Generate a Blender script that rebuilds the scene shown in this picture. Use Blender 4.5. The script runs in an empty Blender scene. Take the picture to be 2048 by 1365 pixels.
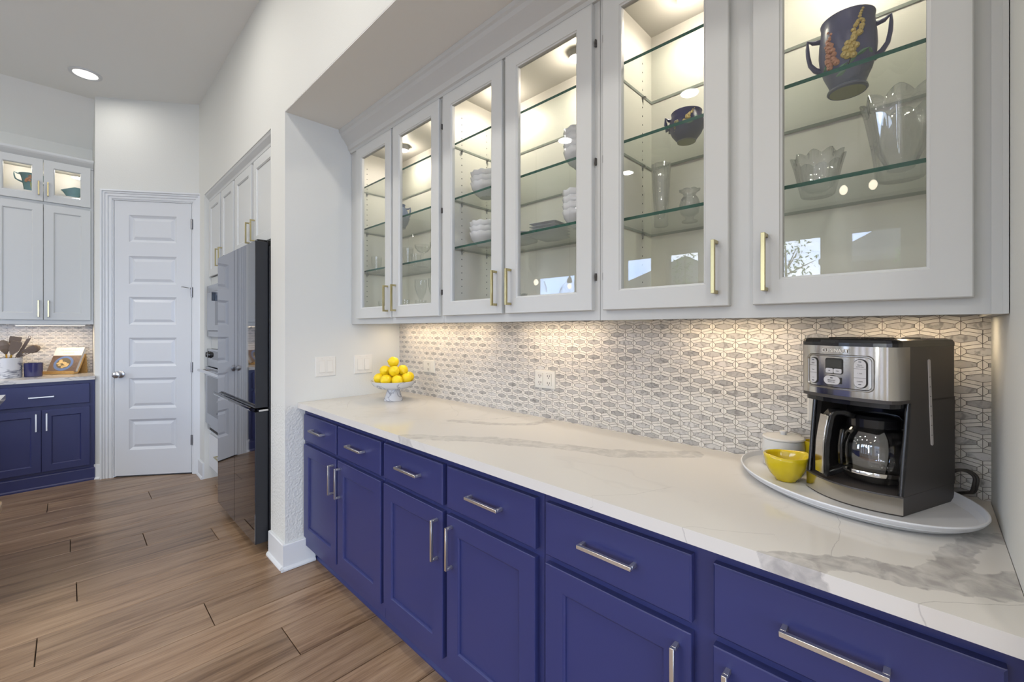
import bpy, bmesh, math, random
from mathutils import Vector, Matrix
random.seed(7)
sc = bpy.context.scene
COL = sc.collection
R = math.radians
PI = math.pi

# ------------------------------------------------------------------ camera
cam_d = bpy.data.cameras.new('camera'); cam = bpy.data.objects.new('camera', cam_d); COL.objects.link(cam)
cam_d.sensor_width = 36.0; cam_d.lens = 860.0/2048*36; cam_d.shift_y = -24.5/2048; cam_d.clip_start = .02; cam_d.clip_end = 200
TH = math.atan(884/860.0)
cam.location = (0, 0, 1.33); cam.rotation_euler = (PI/2, 0, -TH)
sc.camera = cam
# ------------------------------------------------------------------ exposure / sampling
sc.view_settings.view_transform = 'Standard'; sc.view_settings.look = 'None'
sc.view_settings.gamma = 1; sc.view_settings.use_curve_mapping = False
sc.view_settings.exposure = -1.95
sc.cycles.max_bounces = 10; sc.cycles.diffuse_bounces = 5; sc.cycles.glossy_bounces = 5
sc.cycles.transmission_bounces = 10; sc.cycles.transparent_max_bounces = 32
sc.cycles.caustics_reflective = False; sc.cycles.caustics_refractive = False
sc.cycles.sample_clamp_indirect = 4.0
sc.cycles.use_denoising = True
# ------------------------------------------------------------------ sky
world = bpy.data.worlds.new('sky'); sc.world = world; world.use_nodes = True
nt = world.node_tree; nt.nodes.clear()
def wn(t): return nt.nodes.new(t)
geo = wn('ShaderNodeTexCoord'); mp = wn('ShaderNodeMapping'); mp.inputs['Scale'].default_value = (1, 1, 2.6)
noi = wn('ShaderNodeTexNoise'); noi.inputs['Scale'].default_value = 2.2; noi.inputs['Detail'].default_value = 7
rmp = wn('ShaderNodeValToRGB'); rmp.color_ramp.elements[0].position = .42; rmp.color_ramp.elements[1].position = .62
rmp.color_ramp.elements[0].color = (.40, .58, .95, 1); rmp.color_ramp.elements[1].color = (.99, .99, .97, 1)
bg = wn('ShaderNodeBackground'); out = wn('ShaderNodeOutputWorld')
bg.inputs['Strength'].default_value = 62.0
nt.links.new(geo.outputs['Generated'], mp.inputs[0]); nt.links.new(mp.outputs[0], noi.inputs['Vector'])
nt.links.new(noi.outputs[0], rmp.inputs[0]); nt.links.new(rmp.outputs[0], bg.inputs[0]); nt.links.new(bg.outputs[0], out.inputs[0])

def area(name, loc, rot, sx, sy, power, col=(1, 1, 1), shape='RECTANGLE', portal=False, spread=180):
    l = bpy.data.lights.new(name, 'AREA'); l.shape = shape; l.size = sx
    if shape in ('RECTANGLE', 'ELLIPSE'): l.size_y = sy
    l.energy = power; l.color = col; l.spread = R(spread)
    o = bpy.data.objects.new(name, l); COL.objects.link(o); o.location = loc; o.rotation_euler = rot
    if portal: l.cycles.is_portal = True
    return o
def point(name, loc, power, col, r=.02):
    l = bpy.data.lights.new(name, 'POINT'); l.energy = power; l.color = col; l.shadow_soft_size = r
    o = bpy.data.objects.new(name, l); COL.objects.link(o); o.location = loc; return o
CAN = 34.0            # recessed ceiling lamps
UND = 4.3             # under cabinet strips, each
PUCK = 5.5             # lamps inside the glass cabinets
WARM = (1, .77, .50); SOFT = (1, .96, .91)
CANS = [(.087, 4.89), (-1.35, 4.89), (-2.7, 4.89), (.087, 2.85), (-1.35, 2.85), (-2.7, 2.85), (.087, 1.5), (-1.35, 1.5), (-2.7, 1.5),
        (.087, -.4), (-1.35, -.4), (-2.7, -.4), (-.2, -2.6), (-2.2, -2.6), (-.2, -4.6), (-2.2, -4.6)]
WIN_L = [(.67-.49, .67), (.87, 1.36), (1.565, 2.055), (2.26, 2.75), (2.95, 3.44)]

# ------------------------------------------------------------------ materials
def newmat(name):
    m = bpy.data.materials.new(name); m.use_nodes = True
    t = m.node_tree; b = t.nodes['Principled BSDF']
    return m, t, b
def P(name, col, rough=.5, metal=0, spec=.5, coat=0, trans=0, ior=1.45, bump=0, bscale=100, emis=None, estr=0, aniso=0, var=0):
    m, t, b = newmat(name)
    b.inputs['Base Color'].default_value = (*col, 1); b.inputs['Roughness'].default_value = rough
    b.inputs['Metallic'].default_value = metal; b.inputs['Specular IOR Level'].default_value = spec
    b.inputs['Coat Weight'].default_value = coat; b.inputs['Coat Roughness'].default_value = .05
    b.inputs['Transmission Weight'].default_value = trans; b.inputs['IOR'].default_value = ior
    if emis: b.inputs['Emission Color'].default_value = (*emis, 1); b.inputs['Emission Strength'].default_value = estr
    if bump or var:
        g = t.nodes.new('ShaderNodeNewGeometry'); n = t.nodes.new('ShaderNodeTexNoise')
        n.inputs['Scale'].default_value = bscale; n.inputs['Detail'].default_value = 4
        t.links.new(g.outputs['Position'], n.inputs['Vector'])
        if bump:
            bp = t.nodes.new('ShaderNodeBump'); bp.inputs['Strength'].default_value = bump; bp.inputs['Distance'].default_value = .002
            t.links.new(n.outputs[0], bp.inputs['Height']); t.links.new(bp.outputs[0], b.inputs['Normal'])
        if var:
            x = t.nodes.new('ShaderNodeMix'); x.data_type = 'RGBA'
            x.inputs['A'].default_value = (*[c*(1-var) for c in col], 1); x.inputs['B'].default_value = (*[min(1, c*(1+var)) for c in col], 1)
            t.links.new(n.outputs[0], x.inputs['Factor']); t.links.new(x.outputs['Result'], b.inputs['Base Color'])
    return m
def link(t, a, b): t.links.new(a, b)

def mat_pane(name, tint=(1, 1, 1), f0=.04):
    m = bpy.data.materials.new(name); m.use_nodes = True; t = m.node_tree; t.nodes.clear()
    lw = t.nodes.new('ShaderNodeLayerWeight'); lw.inputs['Blend'].default_value = .5
    p = t.nodes.new('ShaderNodeMath'); p.operation = 'POWER'; p.inputs[1].default_value = 5
    q = t.nodes.new('ShaderNodeMath'); q.operation = 'MULTIPLY_ADD'; q.inputs[1].default_value = 1-f0; q.inputs[2].default_value = f0
    tr = t.nodes.new('ShaderNodeBsdfTransparent'); tr.inputs[0].default_value = (*tint, 1)
    gl = t.nodes.new('ShaderNodeBsdfGlossy'); gl.inputs['Roughness'].default_value = 0
    mx = t.nodes.new('ShaderNodeMixShader'); o = t.nodes.new('ShaderNodeOutputMaterial')
    link(t, lw.outputs['Facing'], p.inputs[0]); link(t, p.outputs[0], q.inputs[0]); link(t, q.outputs[0], mx.inputs[0])
    link(t, tr.outputs[0], mx.inputs[1]); link(t, gl.outputs[0], mx.inputs[2]); link(t, mx.outputs[0], o.inputs[0])
    return m

def mat_wood_floor():
    m, t, b = newmat('floor_planks')
    g = t.nodes.new('ShaderNodeNewGeometry'); oi = t.nodes.new('ShaderNodeObjectInfo')
    cr = t.nodes.new('ShaderNodeCombineXYZ')
    mu = t.nodes.new('ShaderNodeMath'); mu.operation = 'MULTIPLY'; mu.inputs[1].default_value = 37
    link(t, oi.outputs['Random'], mu.inputs[0]); link(t, mu.outputs[0], cr.inputs[0]); link(t, mu.outputs[0], cr.inputs[1])
    ad = t.nodes.new('ShaderNodeVectorMath'); link(t, g.outputs['Position'], ad.inputs[0]); link(t, cr.outputs[0], ad.inputs[1])
    mp = t.nodes.new('ShaderNodeMapping'); mp.inputs['Scale'].default_value = (1.1, 15, 1); link(t, ad.outputs[0], mp.inputs[0])
    n1 = t.nodes.new('ShaderNodeTexNoise'); n1.inputs['Scale'].default_value = 1.4; n1.inputs['Detail'].default_value = 7; n1.inputs['Distortion'].default_value = .6
    n1.inputs['Roughness'].default_value = .62
    link(t, mp.outputs[0], n1.inputs['Vector'])
    mp2 = t.nodes.new('ShaderNodeMapping'); mp2.inputs['Scale'].default_value = (5, 150, 1); link(t, ad.outputs[0], mp2.inputs[0])
    n2 = t.nodes.new('ShaderNodeTexNoise'); n2.inputs['Scale'].default_value = 1.5; n2.inputs['Detail'].default_value = 3; link(t, mp2.outputs[0], n2.inputs['Vector'])
    r = t.nodes.new('ShaderNodeValToRGB'); e = r.color_ramp.elements
    e[0].position = .30; e[0].color = (.110, .062, .034, 1); e[1].position = .70; e[1].color = (.38, .262, .170, 1)
    x = e.new(.46); x.color = (.262, .168, .102, 1)
    link(t, n1.outputs[0], r.inputs[0])
    mx = t.nodes.new('ShaderNodeMix'); mx.data_type = 'RGBA'; mx.blend_type = 'MULTIPLY'; mx.inputs['Factor'].default_value = .38
    r2 = t.nodes.new('ShaderNodeValToRGB'); r2.color_ramp.elements[0].position = .35; r2.color_ramp.elements[0].color = (.45, .42, .40, 1); r2.color_ramp.elements[1].position = .6
    r2.color_ramp.elements[1].color = (1.1, 1.1, 1.1, 1)
    link(t, n2.outputs[0], r2.inputs[0]); link(t, r.outputs[0], mx.inputs['A']); link(t, r2.outputs[0], mx.inputs['B'])
    hv = t.nodes.new('ShaderNodeHueSaturation'); mr = t.nodes.new('ShaderNodeMapRange'); mr.inputs['To Min'].default_value = .86; mr.inputs['To Max'].default_value = 1.14
    link(t, oi.outputs['Random'], mr.inputs[0]); link(t, mr.outputs[0], hv.inputs['Value']); link(t, mx.outputs['Result'], hv.inputs['Color'])
    link(t, hv.outputs[0], b.inputs['Base Color'])
    b.inputs['Roughness'].default_value = .29; b.inputs['Specular IOR Level'].default_value = .45
    bp = t.nodes.new('ShaderNodeBump'); bp.inputs['Strength'].default_value = .12; bp.inputs['Distance'].default_value = .001
    link(t, n2.outputs[0], bp.inputs['Height']); link(t, bp.outputs[0], b.inputs['Normal'])
    return m

def mat_tile(name, lo, hi, vein, amt):
    m, t, b = newmat(name)
    g = t.nodes.new('ShaderNodeNewGeometry'); oi = t.nodes.new('ShaderNodeObjectInfo')
    a = t.nodes.new('ShaderNodeMath'); a.operation = 'ADD'; link(t, g.outputs['Random Per Island'], a.inputs[0]); link(t, oi.outputs['Random'], a.inputs[1])
    f = t.nodes.new('ShaderNodeMath'); f.operation = 'FRACT'; link(t, a.outputs[0], f.inputs[0])
    r = t.nodes.new('ShaderNodeValToRGB'); r.color_ramp.elements[0].color = (*lo, 1); r.color_ramp.elements[1].color = (*hi, 1)
    link(t, f.outputs[0], r.inputs[0])
    n = t.nodes.new('ShaderNodeTexNoise'); n.inputs['Scale'].default_value = 45; n.inputs['Detail'].default_value = 6; n.inputs['Distortion'].default_value = 1.2
    s = t.nodes.new('ShaderNodeVectorMath'); s.operation = 'MULTIPLY_ADD'; s.inputs[1].default_value = (1, 1, 1)
    c = t.nodes.new('ShaderNodeCombineXYZ'); k = t.nodes.new('ShaderNodeMath'); k.operation = 'MULTIPLY'; k.inputs[1].default_value = 9
    link(t, f.outputs[0], k.inputs[0]); link(t, k.outputs[0], c.inputs[0]); link(t, g.outputs['Position'], s.inputs[0]); link(t, c.outputs[0], s.inputs[2])
    link(t, s.outputs[0], n.inputs['Vector'])
    r2 = t.nodes.new('ShaderNodeValToRGB'); r2.color_ramp.elements[0].position = .34; r2.color_ramp.elements[0].color = (1, 1, 1, 1)
    r2.color_ramp.elements[1].position = .50; r2.color_ramp.elements[1].color = (0, 0, 0, 1); link(t, n.outputs[0], r2.inputs[0])
    q = t.nodes.new('ShaderNodeMath'); q.operation = 'MULTIPLY'; q.inputs[1].default_value = amt; link(t, r2.outputs[0], q.inputs[0])
    mx = t.nodes.new('ShaderNodeMix'); mx.data_type = 'RGBA'; mx.inputs['B'].default_value = (*vein, 1)
    link(t, q.outputs[0], mx.inputs['Factor']); link(t, r.outputs[0], mx.inputs['A']); link(t, mx.outputs['Result'], b.inputs['Base Color'])
    b.inputs['Roughness'].default_value = .28
    return m

def mat_marble(name, scale, base=(.80, .79, .77), vein=(.22, .23, .27), lo=.47, hi=.56, rough=.2, dist=1.5):
    m, t, b = newmat(name)
    g = t.nodes.new('ShaderNodeNewGeometry')
    mp = t.nodes.new('ShaderNodeMapping'); mp.inputs['Rotation'].default_value = (.6, .5, .3); mp.inputs['Scale'].default_value = (1, 1, 2.2)
    n = t.nodes.new('ShaderNodeTexNoise'); n.inputs['Scale'].default_value = scale; n.inputs['Detail'].default_value = 6; n.inputs['Distortion'].default_value = dist
    link(t, g.outputs['Position'], mp.inputs[0]); link(t, mp.outputs[0], n.inputs['Vector'])
    r = t.nodes.new('ShaderNodeValToRGB'); e = r.color_ramp.elements; e[0].position = lo; e[0].color = (*base, 1); e[1].position = (lo+hi)/2; e[1].color = (*vein, 1)
    x = e.new(hi); x.color = (*base, 1)
    link(t, n.outputs[0], r.inputs[0]); link(t, r.outputs[0], b.inputs['Base Color']); b.inputs['Roughness'].default_value = rough
    return m

def mat_quartz():
    # slab veins: distance fields stored on the mesh, broken up by noise here
    m, t, b = newmat('quartz_counter')
    A = t.nodes.new('ShaderNodeAttribute'); A.attribute_name = 'vein'   # x: band depth, y: hairline distance
    sp = t.nodes.new('ShaderNodeSeparateXYZ'); link(t, A.outputs['Vector'], sp.inputs[0])
    g = t.nodes.new('ShaderNodeNewGeometry')
    def noise(s, d, dist=0):
        n = t.nodes.new('ShaderNodeTexNoise'); n.inputs['Scale'].default_value = s; n.inputs['Detail'].default_value = d; n.inputs['Distortion'].default_value = dist
        link(t, g.outputs['Position'], n.inputs['Vector']); return n.outputs[0]
    def math_(op, a, bb, c=None):
        x = t.nodes.new('ShaderNodeMath'); x.operation = op
        for i, v in enumerate((a, bb, c)):
            if v is None: continue
            if isinstance(v, (int, float)): x.inputs[i].default_value = v
            else: link(t, v, x.inputs[i])
        return x.outputs[0]
    def mr(v, a, bb, c, d):
        x = t.nodes.new('ShaderNodeMapRange'); link(t, v, x.inputs[0])
        for i, q in enumerate((a, bb, c, d)): x.inputs[i+1].default_value = q
        return x.outputs[0]
    nb = noise(38, 8)
    band = math_('ADD', sp.outputs['X'], math_('MULTIPLY', math_('SUBTRACT', nb, .5), .035))   # <0 inside
    bm = mr(band, -.0015, .0015, 1, 0)
    rim = mr(math_('ABSOLUTE', band, 0), 0, .0022, 1, 0)
    body = mr(noise(32, 8, .6), .36, .66, .95, .30)
    bandf = math_('MULTIPLY', math_('MULTIPLY', bm, body), sp.outputs['Z'])
    rimf = math_('MULTIPLY', math_('MULTIPLY', rim, .45), sp.outputs['Z'])
    hair = math_('ADD', sp.outputs['Y'], math_('MULTIPLY', math_('SUBTRACT', noise(30, 6), .5), .012))
    hf = math_('MULTIPLY', mr(math_('ABSOLUTE', hair, 0), 0, .0012, 1, 0), .62)
    faint = math_('MULTIPLY', mr(math_('ABSOLUTE', math_('SUBTRACT', noise(1.6, 5, .8), .5), 0), 0, .012, 1, 0), .10)
    tot = math_('MINIMUM', math_('MAXIMUM', math_('MAXIMUM', bandf, rimf), math_('MAXIMUM', hf, faint)), 1)
    mx = t.nodes.new('ShaderNodeMix'); mx.data_type = 'RGBA'; mx.inputs['A'].default_value = (.70, .68, .64, 1); mx.inputs['B'].default_value = (.36, .345, .335, 1)
    link(t, tot, mx.inputs['Factor']); link(t, mx.outputs['Result'], b.inputs['Base Color'])
    b.inputs['Roughness'].default_value = .13; b.inputs['Specular IOR Level'].default_value = .5
    return m

MW = P('wall_paint', (.70, .705, .668), .8, bump=.25, bscale=140, spec=.25)
MC = P('ceiling_paint', (.88, .89, .865), .85, bump=.2, bscale=120, spec=.2)
MTX = P('wall_paint_textured', (.70, .705, .668), .7, bump=1.0, bscale=85, spec=.3); MTX.node_tree.nodes['Bump'].inputs['Distance'].default_value = .006
MT = P('trim_paint', (.70, .72, .735), .35)
MDOOR = P('door_paint', (.66, .68, .70), .32)
MCAB = P('cabinet_paint', (.605, .618, .605), .38)
MINT = P('cabinet_interior', (.88, .855, .78), .45)
MNAVY = P('navy_paint', (.026, .031, .113), .34, spec=.5)
MBRASS = P('brushed_brass', (.50, .43, .23), .28, 1); MHANDLIT = P('handle_metal_lit', (.78, .765, .72), .34, 1)  # lower handles: same metal, window reflections put into a paler colour
MSTEEL = P('brushed_steel', (.56, .56, .57), .3, 1)
MCHROME = P('chrome', (.8, .8, .8), .08, 1)
MSTAIN = P('polished_stainless', (.68, .65, .60), .11, 1)
MBLK = P('black_gloss', (.010, .010, .011), .12, spec=.6)
MBLKM = P('black_satin', (.050, .044, .041), .42, spec=.5)
MFRID = P('black_stainless_mirror', (.27, .275, .30), .035, 1)
MFSIDE = P('fridge_side', (.014, .015, .018), .42)
MOVEN = P('oven_steel', (.42, .43, .45), .26, 1)
MDARKG = P('dark_glass', (.02, .022, .026), .05, spec=.7)
MFLOOR = mat_wood_floor()
MSUB = P('subfloor', (.018, .011, .007), .9)
MGRAY = mat_tile('gray_marble_tile', (.41, .395, .375), (.70, .675, .64), (.14, .13, .12), .6)
MWHT = mat_tile('white_marble_tile', (.74, .70, .64), (.85, .81, .745), (.50, .47, .43), .35)
MGROUT = P('grout', (.26, .23, .20), .9)
MQ = mat_quartz()
MMARB = mat_marble('marble_stand', 4, (.76, .76, .75), (.34, .35, .38), .50, .54)
MMARBF = mat_marble('marble_foot', 6, (.58, .58, .59), (.26, .26, .28), .47, .56, dist=2)
MMCROCK = mat_marble('marble_crock', 4.5, (.72, .72, .74), (.14, .15, .20), .46, .58, dist=1.5)
MPANE = mat_pane('pane_glass')
MSHELF = mat_pane('shelf_glass', (.955, .985, .967), .05)
MEDGE = P('shelf_edge', (.006, .075, .052), .08, spec=.7)
MEDGE2 = P('shelf_edge_far', (.30, .33, .30), .25)
def mat_crystal(name, tint=(.995, 1, .997)):
    m = bpy.data.materials.new(name); m.use_nodes = True; t = m.node_tree; t.nodes.clear()
    a = t.nodes.new('ShaderNodeBsdfTransparent'); a.inputs[0].default_value = (*tint, 1)
    gl = t.nodes.new('ShaderNodeBsdfGlossy'); gl.inputs['Roughness'].default_value = .04
    rf = t.nodes.new('ShaderNodeBsdfGlass'); rf.inputs['Roughness'].default_value = 0; rf.inputs['IOR'].default_value = 1.4; rf.inputs[0].default_value = (*tint, 1)
    lw = t.nodes.new('ShaderNodeLayerWeight'); lw.inputs['Blend'].default_value = .5
    p = t.nodes.new('ShaderNodeMath'); p.operation = 'POWER'; p.inputs[1].default_value = 2.4; link(t, lw.outputs['Facing'], p.inputs[0])
    q = t.nodes.new('ShaderNodeMath'); q.operation = 'MULTIPLY_ADD'; q.inputs[1].default_value = .9; q.inputs[2].default_value = .11; link(t, p.outputs[0], q.inputs[0])
    m1 = t.nodes.new('ShaderNodeMixShader'); m1.inputs[0].default_value = .10; link(t, a.outputs[0], m1.inputs[1]); link(t, rf.outputs[0], m1.inputs[2])
    m2 = t.nodes.new('ShaderNodeMixShader'); link(t, q.outputs[0], m2.inputs[0]); link(t, m1.outputs[0], m2.inputs[1]); link(t, gl.outputs[0], m2.inputs[2])
    df = t.nodes.new('ShaderNodeBsdfDiffuse'); df.inputs[0].default_value = (.95, .97, .97, 1); m3 = t.nodes.new('ShaderNodeMixShader'); m3.inputs[0].default_value = .07
    link(t, m2.outputs[0], m3.inputs[1]); link(t, df.outputs[0], m3.inputs[2])
    o = t.nodes.new('ShaderNodeOutputMaterial'); link(t, m3.outputs[0], o.inputs[0])
    return m
MCRY = mat_crystal('clear_crystal')
MGLS = mat_pane('thin_glass', (.98, .985, .98), .05)
MPORC = P('glazed_white', (.74, .76, .78), .12, coat=.3)
MBLUEV = P('blue_pottery', (.105, .112, .20), .3, bscale=20, var=.3)
MBLUEV2 = P('navy_pottery', (.03, .032, .10), .3, bscale=20, var=.3)
MTEALV = P('teal_pottery', (.15, .30, .31), .35, bscale=14, var=.35)
MFOOTC = P('unglazed_foot', (.42, .39, .20), .6)
MYFL = P('yellow_flowers', (.66, .52, .20), .45, bump=.6, bscale=160, var=.3)
MPFL = P('coral_flowers', (.56, .30, .20), .45, bump=.6, bscale=160, var=.3)
MLEAFP = P('painted_leaf', (.16, .30, .20), .45)
MLEMON = P('lemon_skin', (.82, .59, .010), .36, bump=.25, bscale=420, var=.10)
MLTIP = P('lemon_tip', (.30, .30, .05), .6)
MYBOWL = P('yellow_glaze', (.62, .47, .010), .12, coat=.5, bscale=30, var=.12)
MSUG = P('sugar_white', (.76, .76, .74), .3)
MTRAY = P('tray_white', (.76, .775, .80), .3)
MPLATE = P('plastic_white', (.77, .755, .70), .35)
MPLATW = P('plate_ivory', (.72, .69, .62), .4)
MSLOT = P('slot_dark', (.02, .018, .015), .6)
def MEM(name, col, s): return P(name, (.8, .8, .8), .5, emis=col, estr=s)
MLAMP = MEM('lamp_glow', (1, .95, .86), 9)
MPUCK = MEM('puck_glow', (1, .90, .74), 9)
MSTRIP = MEM('strip_glow', (1, .83, .60), 7)
MBULB = MEM('bulb_glow', (1, .86, .66), 60)
MBAMB = P('bamboo', (.52, .30, .10), .35, bscale=60, var=.25)
MSTOOL = P('light_oak', (.52, .36, .20), .4, bscale=40, var=.2)
MBRICK = None

# ------------------------------------------------------------------ mesh helpers
class B:
    def __init__(s): s.v = []; s.f = []; s.m = []
    def add(s, vs, fs, mi=0):
        n = len(s.v); s.v += [tuple(v) for v in vs]; s.f += [tuple(i+n for i in f) for f in fs]; s.m += [mi]*len(fs); return s
    def box(s, x0, x1, y0, y1, z0, z1, mi=0):
        if x0 > x1: x0, x1 = x1, x0
        if y0 > y1: y0, y1 = y1, y0
        if z0 > z1: z0, z1 = z1, z0
        return s.add([(x0,y0,z0),(x1,y0,z0),(x1,y1,z0),(x0,y1,z0),(x0,y0,z1),(x1,y0,z1),(x1,y1,z1),(x0,y1,z1)],
              [(0,3,2,1),(4,5,6,7),(0,1,5,4),(1,2,6,5),(2,3,7,6),(3,0,4,7)], mi)
    def fbox(s, fr, u0, u1, v0, v1, d0, d1, mi=0):
        pts = [fr(u, v, d) for d in (d0, d1) for (u, v) in ((u0,v0),(u1,v0),(u1,v1),(u0,v1))]
        return s.add(pts, [(0,3,2,1),(4,5,6,7),(0,1,5,4),(1,2,6,5),(2,3,7,6),(3,0,4,7)], mi)
    def loft(s, rings, cap0=True, cap1=True, closed=False, mi=0):
        n = len(rings[0]); vs = [p for r in rings for p in r]; fs = []
        K = len(rings)
        for k in range(K if closed else K-1):
            a = k*n; b = ((k+1) % K)*n
            for i in range(n):
                j = (i+1) % n; fs.append((a+i, a+j, b+j, b+i))
        if not closed:
            if cap0: fs.append(tuple(range(n-1, -1, -1)))
            if cap1: fs.append(tuple((K-1)*n+i for i in range(n)))
        return s.add(vs, fs, mi)
    def rect_rings(s, fr, u0, u1, v0, v1, prof, cap0=True, cap1=True, closed=False, mi=0):
        rr = []
        for (i, d) in prof:
            rr.append([fr(u0+i, v0+i, d), fr(u1-i, v0+i, d), fr(u1-i, v1-i, d), fr(u0+i, v1-i, d)])
        return s.loft(rr, cap0, cap1, closed, mi)
    def lathe(s, prof, seg=32, c=(0,0,0), mod=None, cap0=False, cap1=False, mi=0):
        rings = []
        for k, (r, z) in enumerate(prof):
            ring = []
            for i in range(seg):
                th = 2*PI*i/seg
                rr, zz = (r, z) if mod is None else mod(th, r, z)
                ring.append((c[0]+rr*math.cos(th), c[1]+rr*math.sin(th), c[2]+zz))
            rings.append(ring)
        return s.loft(rings, cap0, cap1, False, mi)
    def tube(s, pts, r, seg=8, mi=0, flat=1.0):
        pts = [Vector(p) for p in pts]; rings = []
        up = Vector((0, 0, 1)); prev = None
        for i, p in enumerate(pts):
            t = (pts[min(i+1, len(pts)-1)]-pts[max(i-1, 0)]).normalized()
            if prev is None:
                a = t.cross(up)
                if a.length < 1e-4: a = t.cross(Vector((1, 0, 0)))
            else: a = prev - t*prev.dot(t)
            a.normalize(); prev = a; b = t.cross(a)
            rad = r[i] if isinstance(r, (list, tuple)) else r
            rings.append([tuple(p+a*(rad*math.cos(2*PI*k/seg))+b*(rad*flat*math.sin(2*PI*k/seg))) for k in range(seg)])
        return s.loft(rings, mi=mi)
    def ball(s, c, rx, ry, rz, seg=10, rows=7, mi=0, M=None):
        rings = []
        for k in range(rows+1):
            a = -PI/2+PI*k/rows; q = max(math.cos(a), .02)
            ring = []
            for i in range(seg):
                v = Vector((rx*q*math.cos(2*PI*i/seg), ry*q*math.sin(2*PI*i/seg), rz*math.sin(a)))
                if M is not None: v = M @ v
                ring.append((c[0]+v.x, c[1]+v.y, c[2]+v.z))
            rings.append(ring)
        return s.loft(rings, mi=mi)
    def prism(s, poly, z0, z1, fr=None, mi=0):
        fr = fr or (lambda u, v, d: (u, v, d))
        return s.loft([[fr(u, v, z0) for u, v in poly], [fr(u, v, z1) for u, v in poly]], mi=mi)
    def xform(s, M, start=0):
        s.v = [tuple(M @ Vector(v)) if i >= start else v for i, v in enumerate(s.v)]; return s

def top_loc(o):
    while o.parent: o = o.parent
    return o.location
def build(name, b, mat, parent=None, org=None, local=False, smooth=False, bevel=0, bseg=2, label=None, kind=None, clean=True, sub=0):
    """local=True: vertices already sit in the parent's own frame"""
    o3 = Vector((0, 0, 0)) if local else (Vector(org) if org is not None else (top_loc(parent).copy() if parent else Vector((0, 0, 0))))
    me = bpy.data.meshes.new(name)
    me.from_pydata([tuple(Vector(v)-o3) for v in b.v], [], b.f)
    mats = mat if isinstance(mat, (list, tuple)) else [mat]
    for m in mats: me.materials.append(m)
    if len(mats) > 1: me.polygons.foreach_set('material_index', b.m)
    if clean:
        bm = bmesh.new(); bm.from_mesh(me); bmesh.ops.recalc_face_normals(bm, faces=bm.faces); bm.to_mesh(me); bm.free()
    o = bpy.data.objects.new(name, me); COL.objects.link(o)
    if parent: o.parent = parent
    elif org is not None: o.location = org
    if smooth:
        me.polygons.foreach_set('use_smooth', [True]*len(me.polygons))
        if smooth != 'full': me.set_sharp_from_angle(angle=R(40))
    if sub: s_ = o.modifiers.new('sub', 'SUBSURF'); s_.levels = sub; s_.render_levels = sub
    if bevel:
        w = o.modifiers.new('bevel', 'BEVEL'); w.width = bevel; w.segments = bseg; w.limit_method = 'ANGLE'; w.angle_limit = R(40)
        me.polygons.foreach_set('use_smooth', [True]*len(me.polygons)); me.set_sharp_from_angle(angle=R(60))
    if label: o['label'] = label
    if kind: o['kind'] = kind
    return o
def tag(o, label, cat, group=None):
    o['label'] = label; o['category'] = cat
    if group: o['group'] = group
    return o
def thing(name, loc, label, cat, rz=0, group=None):
    o = bpy.data.objects.new(name, None); COL.objects.link(o); o.location = loc; o.rotation_euler = (0, 0, rz); o.empty_display_size = .05
    bpy.context.evaluated_depsgraph_get
    return tag(o, label, cat, group)
def struct(name, b, mat, **k):
    return build(name, b, mat, kind='structure', **k)
def copy_of(o, parent=None, loc=None, rz=None):
    c = o.copy(); COL.objects.link(c)
    if parent: c.parent = parent
    if loc is not None: c.location = loc
    if rz is not None: c.rotation_euler = (0, 0, rz)
    for ch in list(o.children): copy_of(ch, c)
    return c
def text_mesh(name, txt, size, mat, parent, M, extrude=.0002, bold=False, align='CENTER', spacing=1.0):
    cu = bpy.data.curves.new(name, 'FONT'); cu.body = txt; cu.size = size; cu.extrude = extrude; cu.align_x = align; cu.align_y = 'CENTER'; cu.space_character = spacing
    if bold: cu.offset = size*.015
    tmp = bpy.data.objects.new(name, cu); COL.objects.link(tmp)
    bpy.context.view_layer.update()
    me = bpy.data.meshes.new_from_object(tmp.evaluated_get(bpy.context.evaluated_depsgraph_get()))
    bpy.data.objects.remove(tmp); me.transform(M); me.materials.clear(); me.materials.append(mat)
    o = bpy.data.objects.new(name, me); COL.objects.link(o); o.parent = parent
    return o
def frX(X0):   return lambda u, v, d: (X0-d, u, v)         # faces -X, u = world y, v = z
def frY(Y0):   return lambda u, v, d: (u, Y0-d, v)         # faces -Y, u = world x
DP = Vector((.272, 5.224)); DQ = Vector((.779, 4.855)); DU = (DQ-DP).normalized(); DN = Vector((DU.y, -DU.x))  # normal into the room
if DN.y > 0: DN = -DN
def frD(u, v, d): p = DP+DU*u+DN*d; return (p.x, p.y, v)

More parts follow.
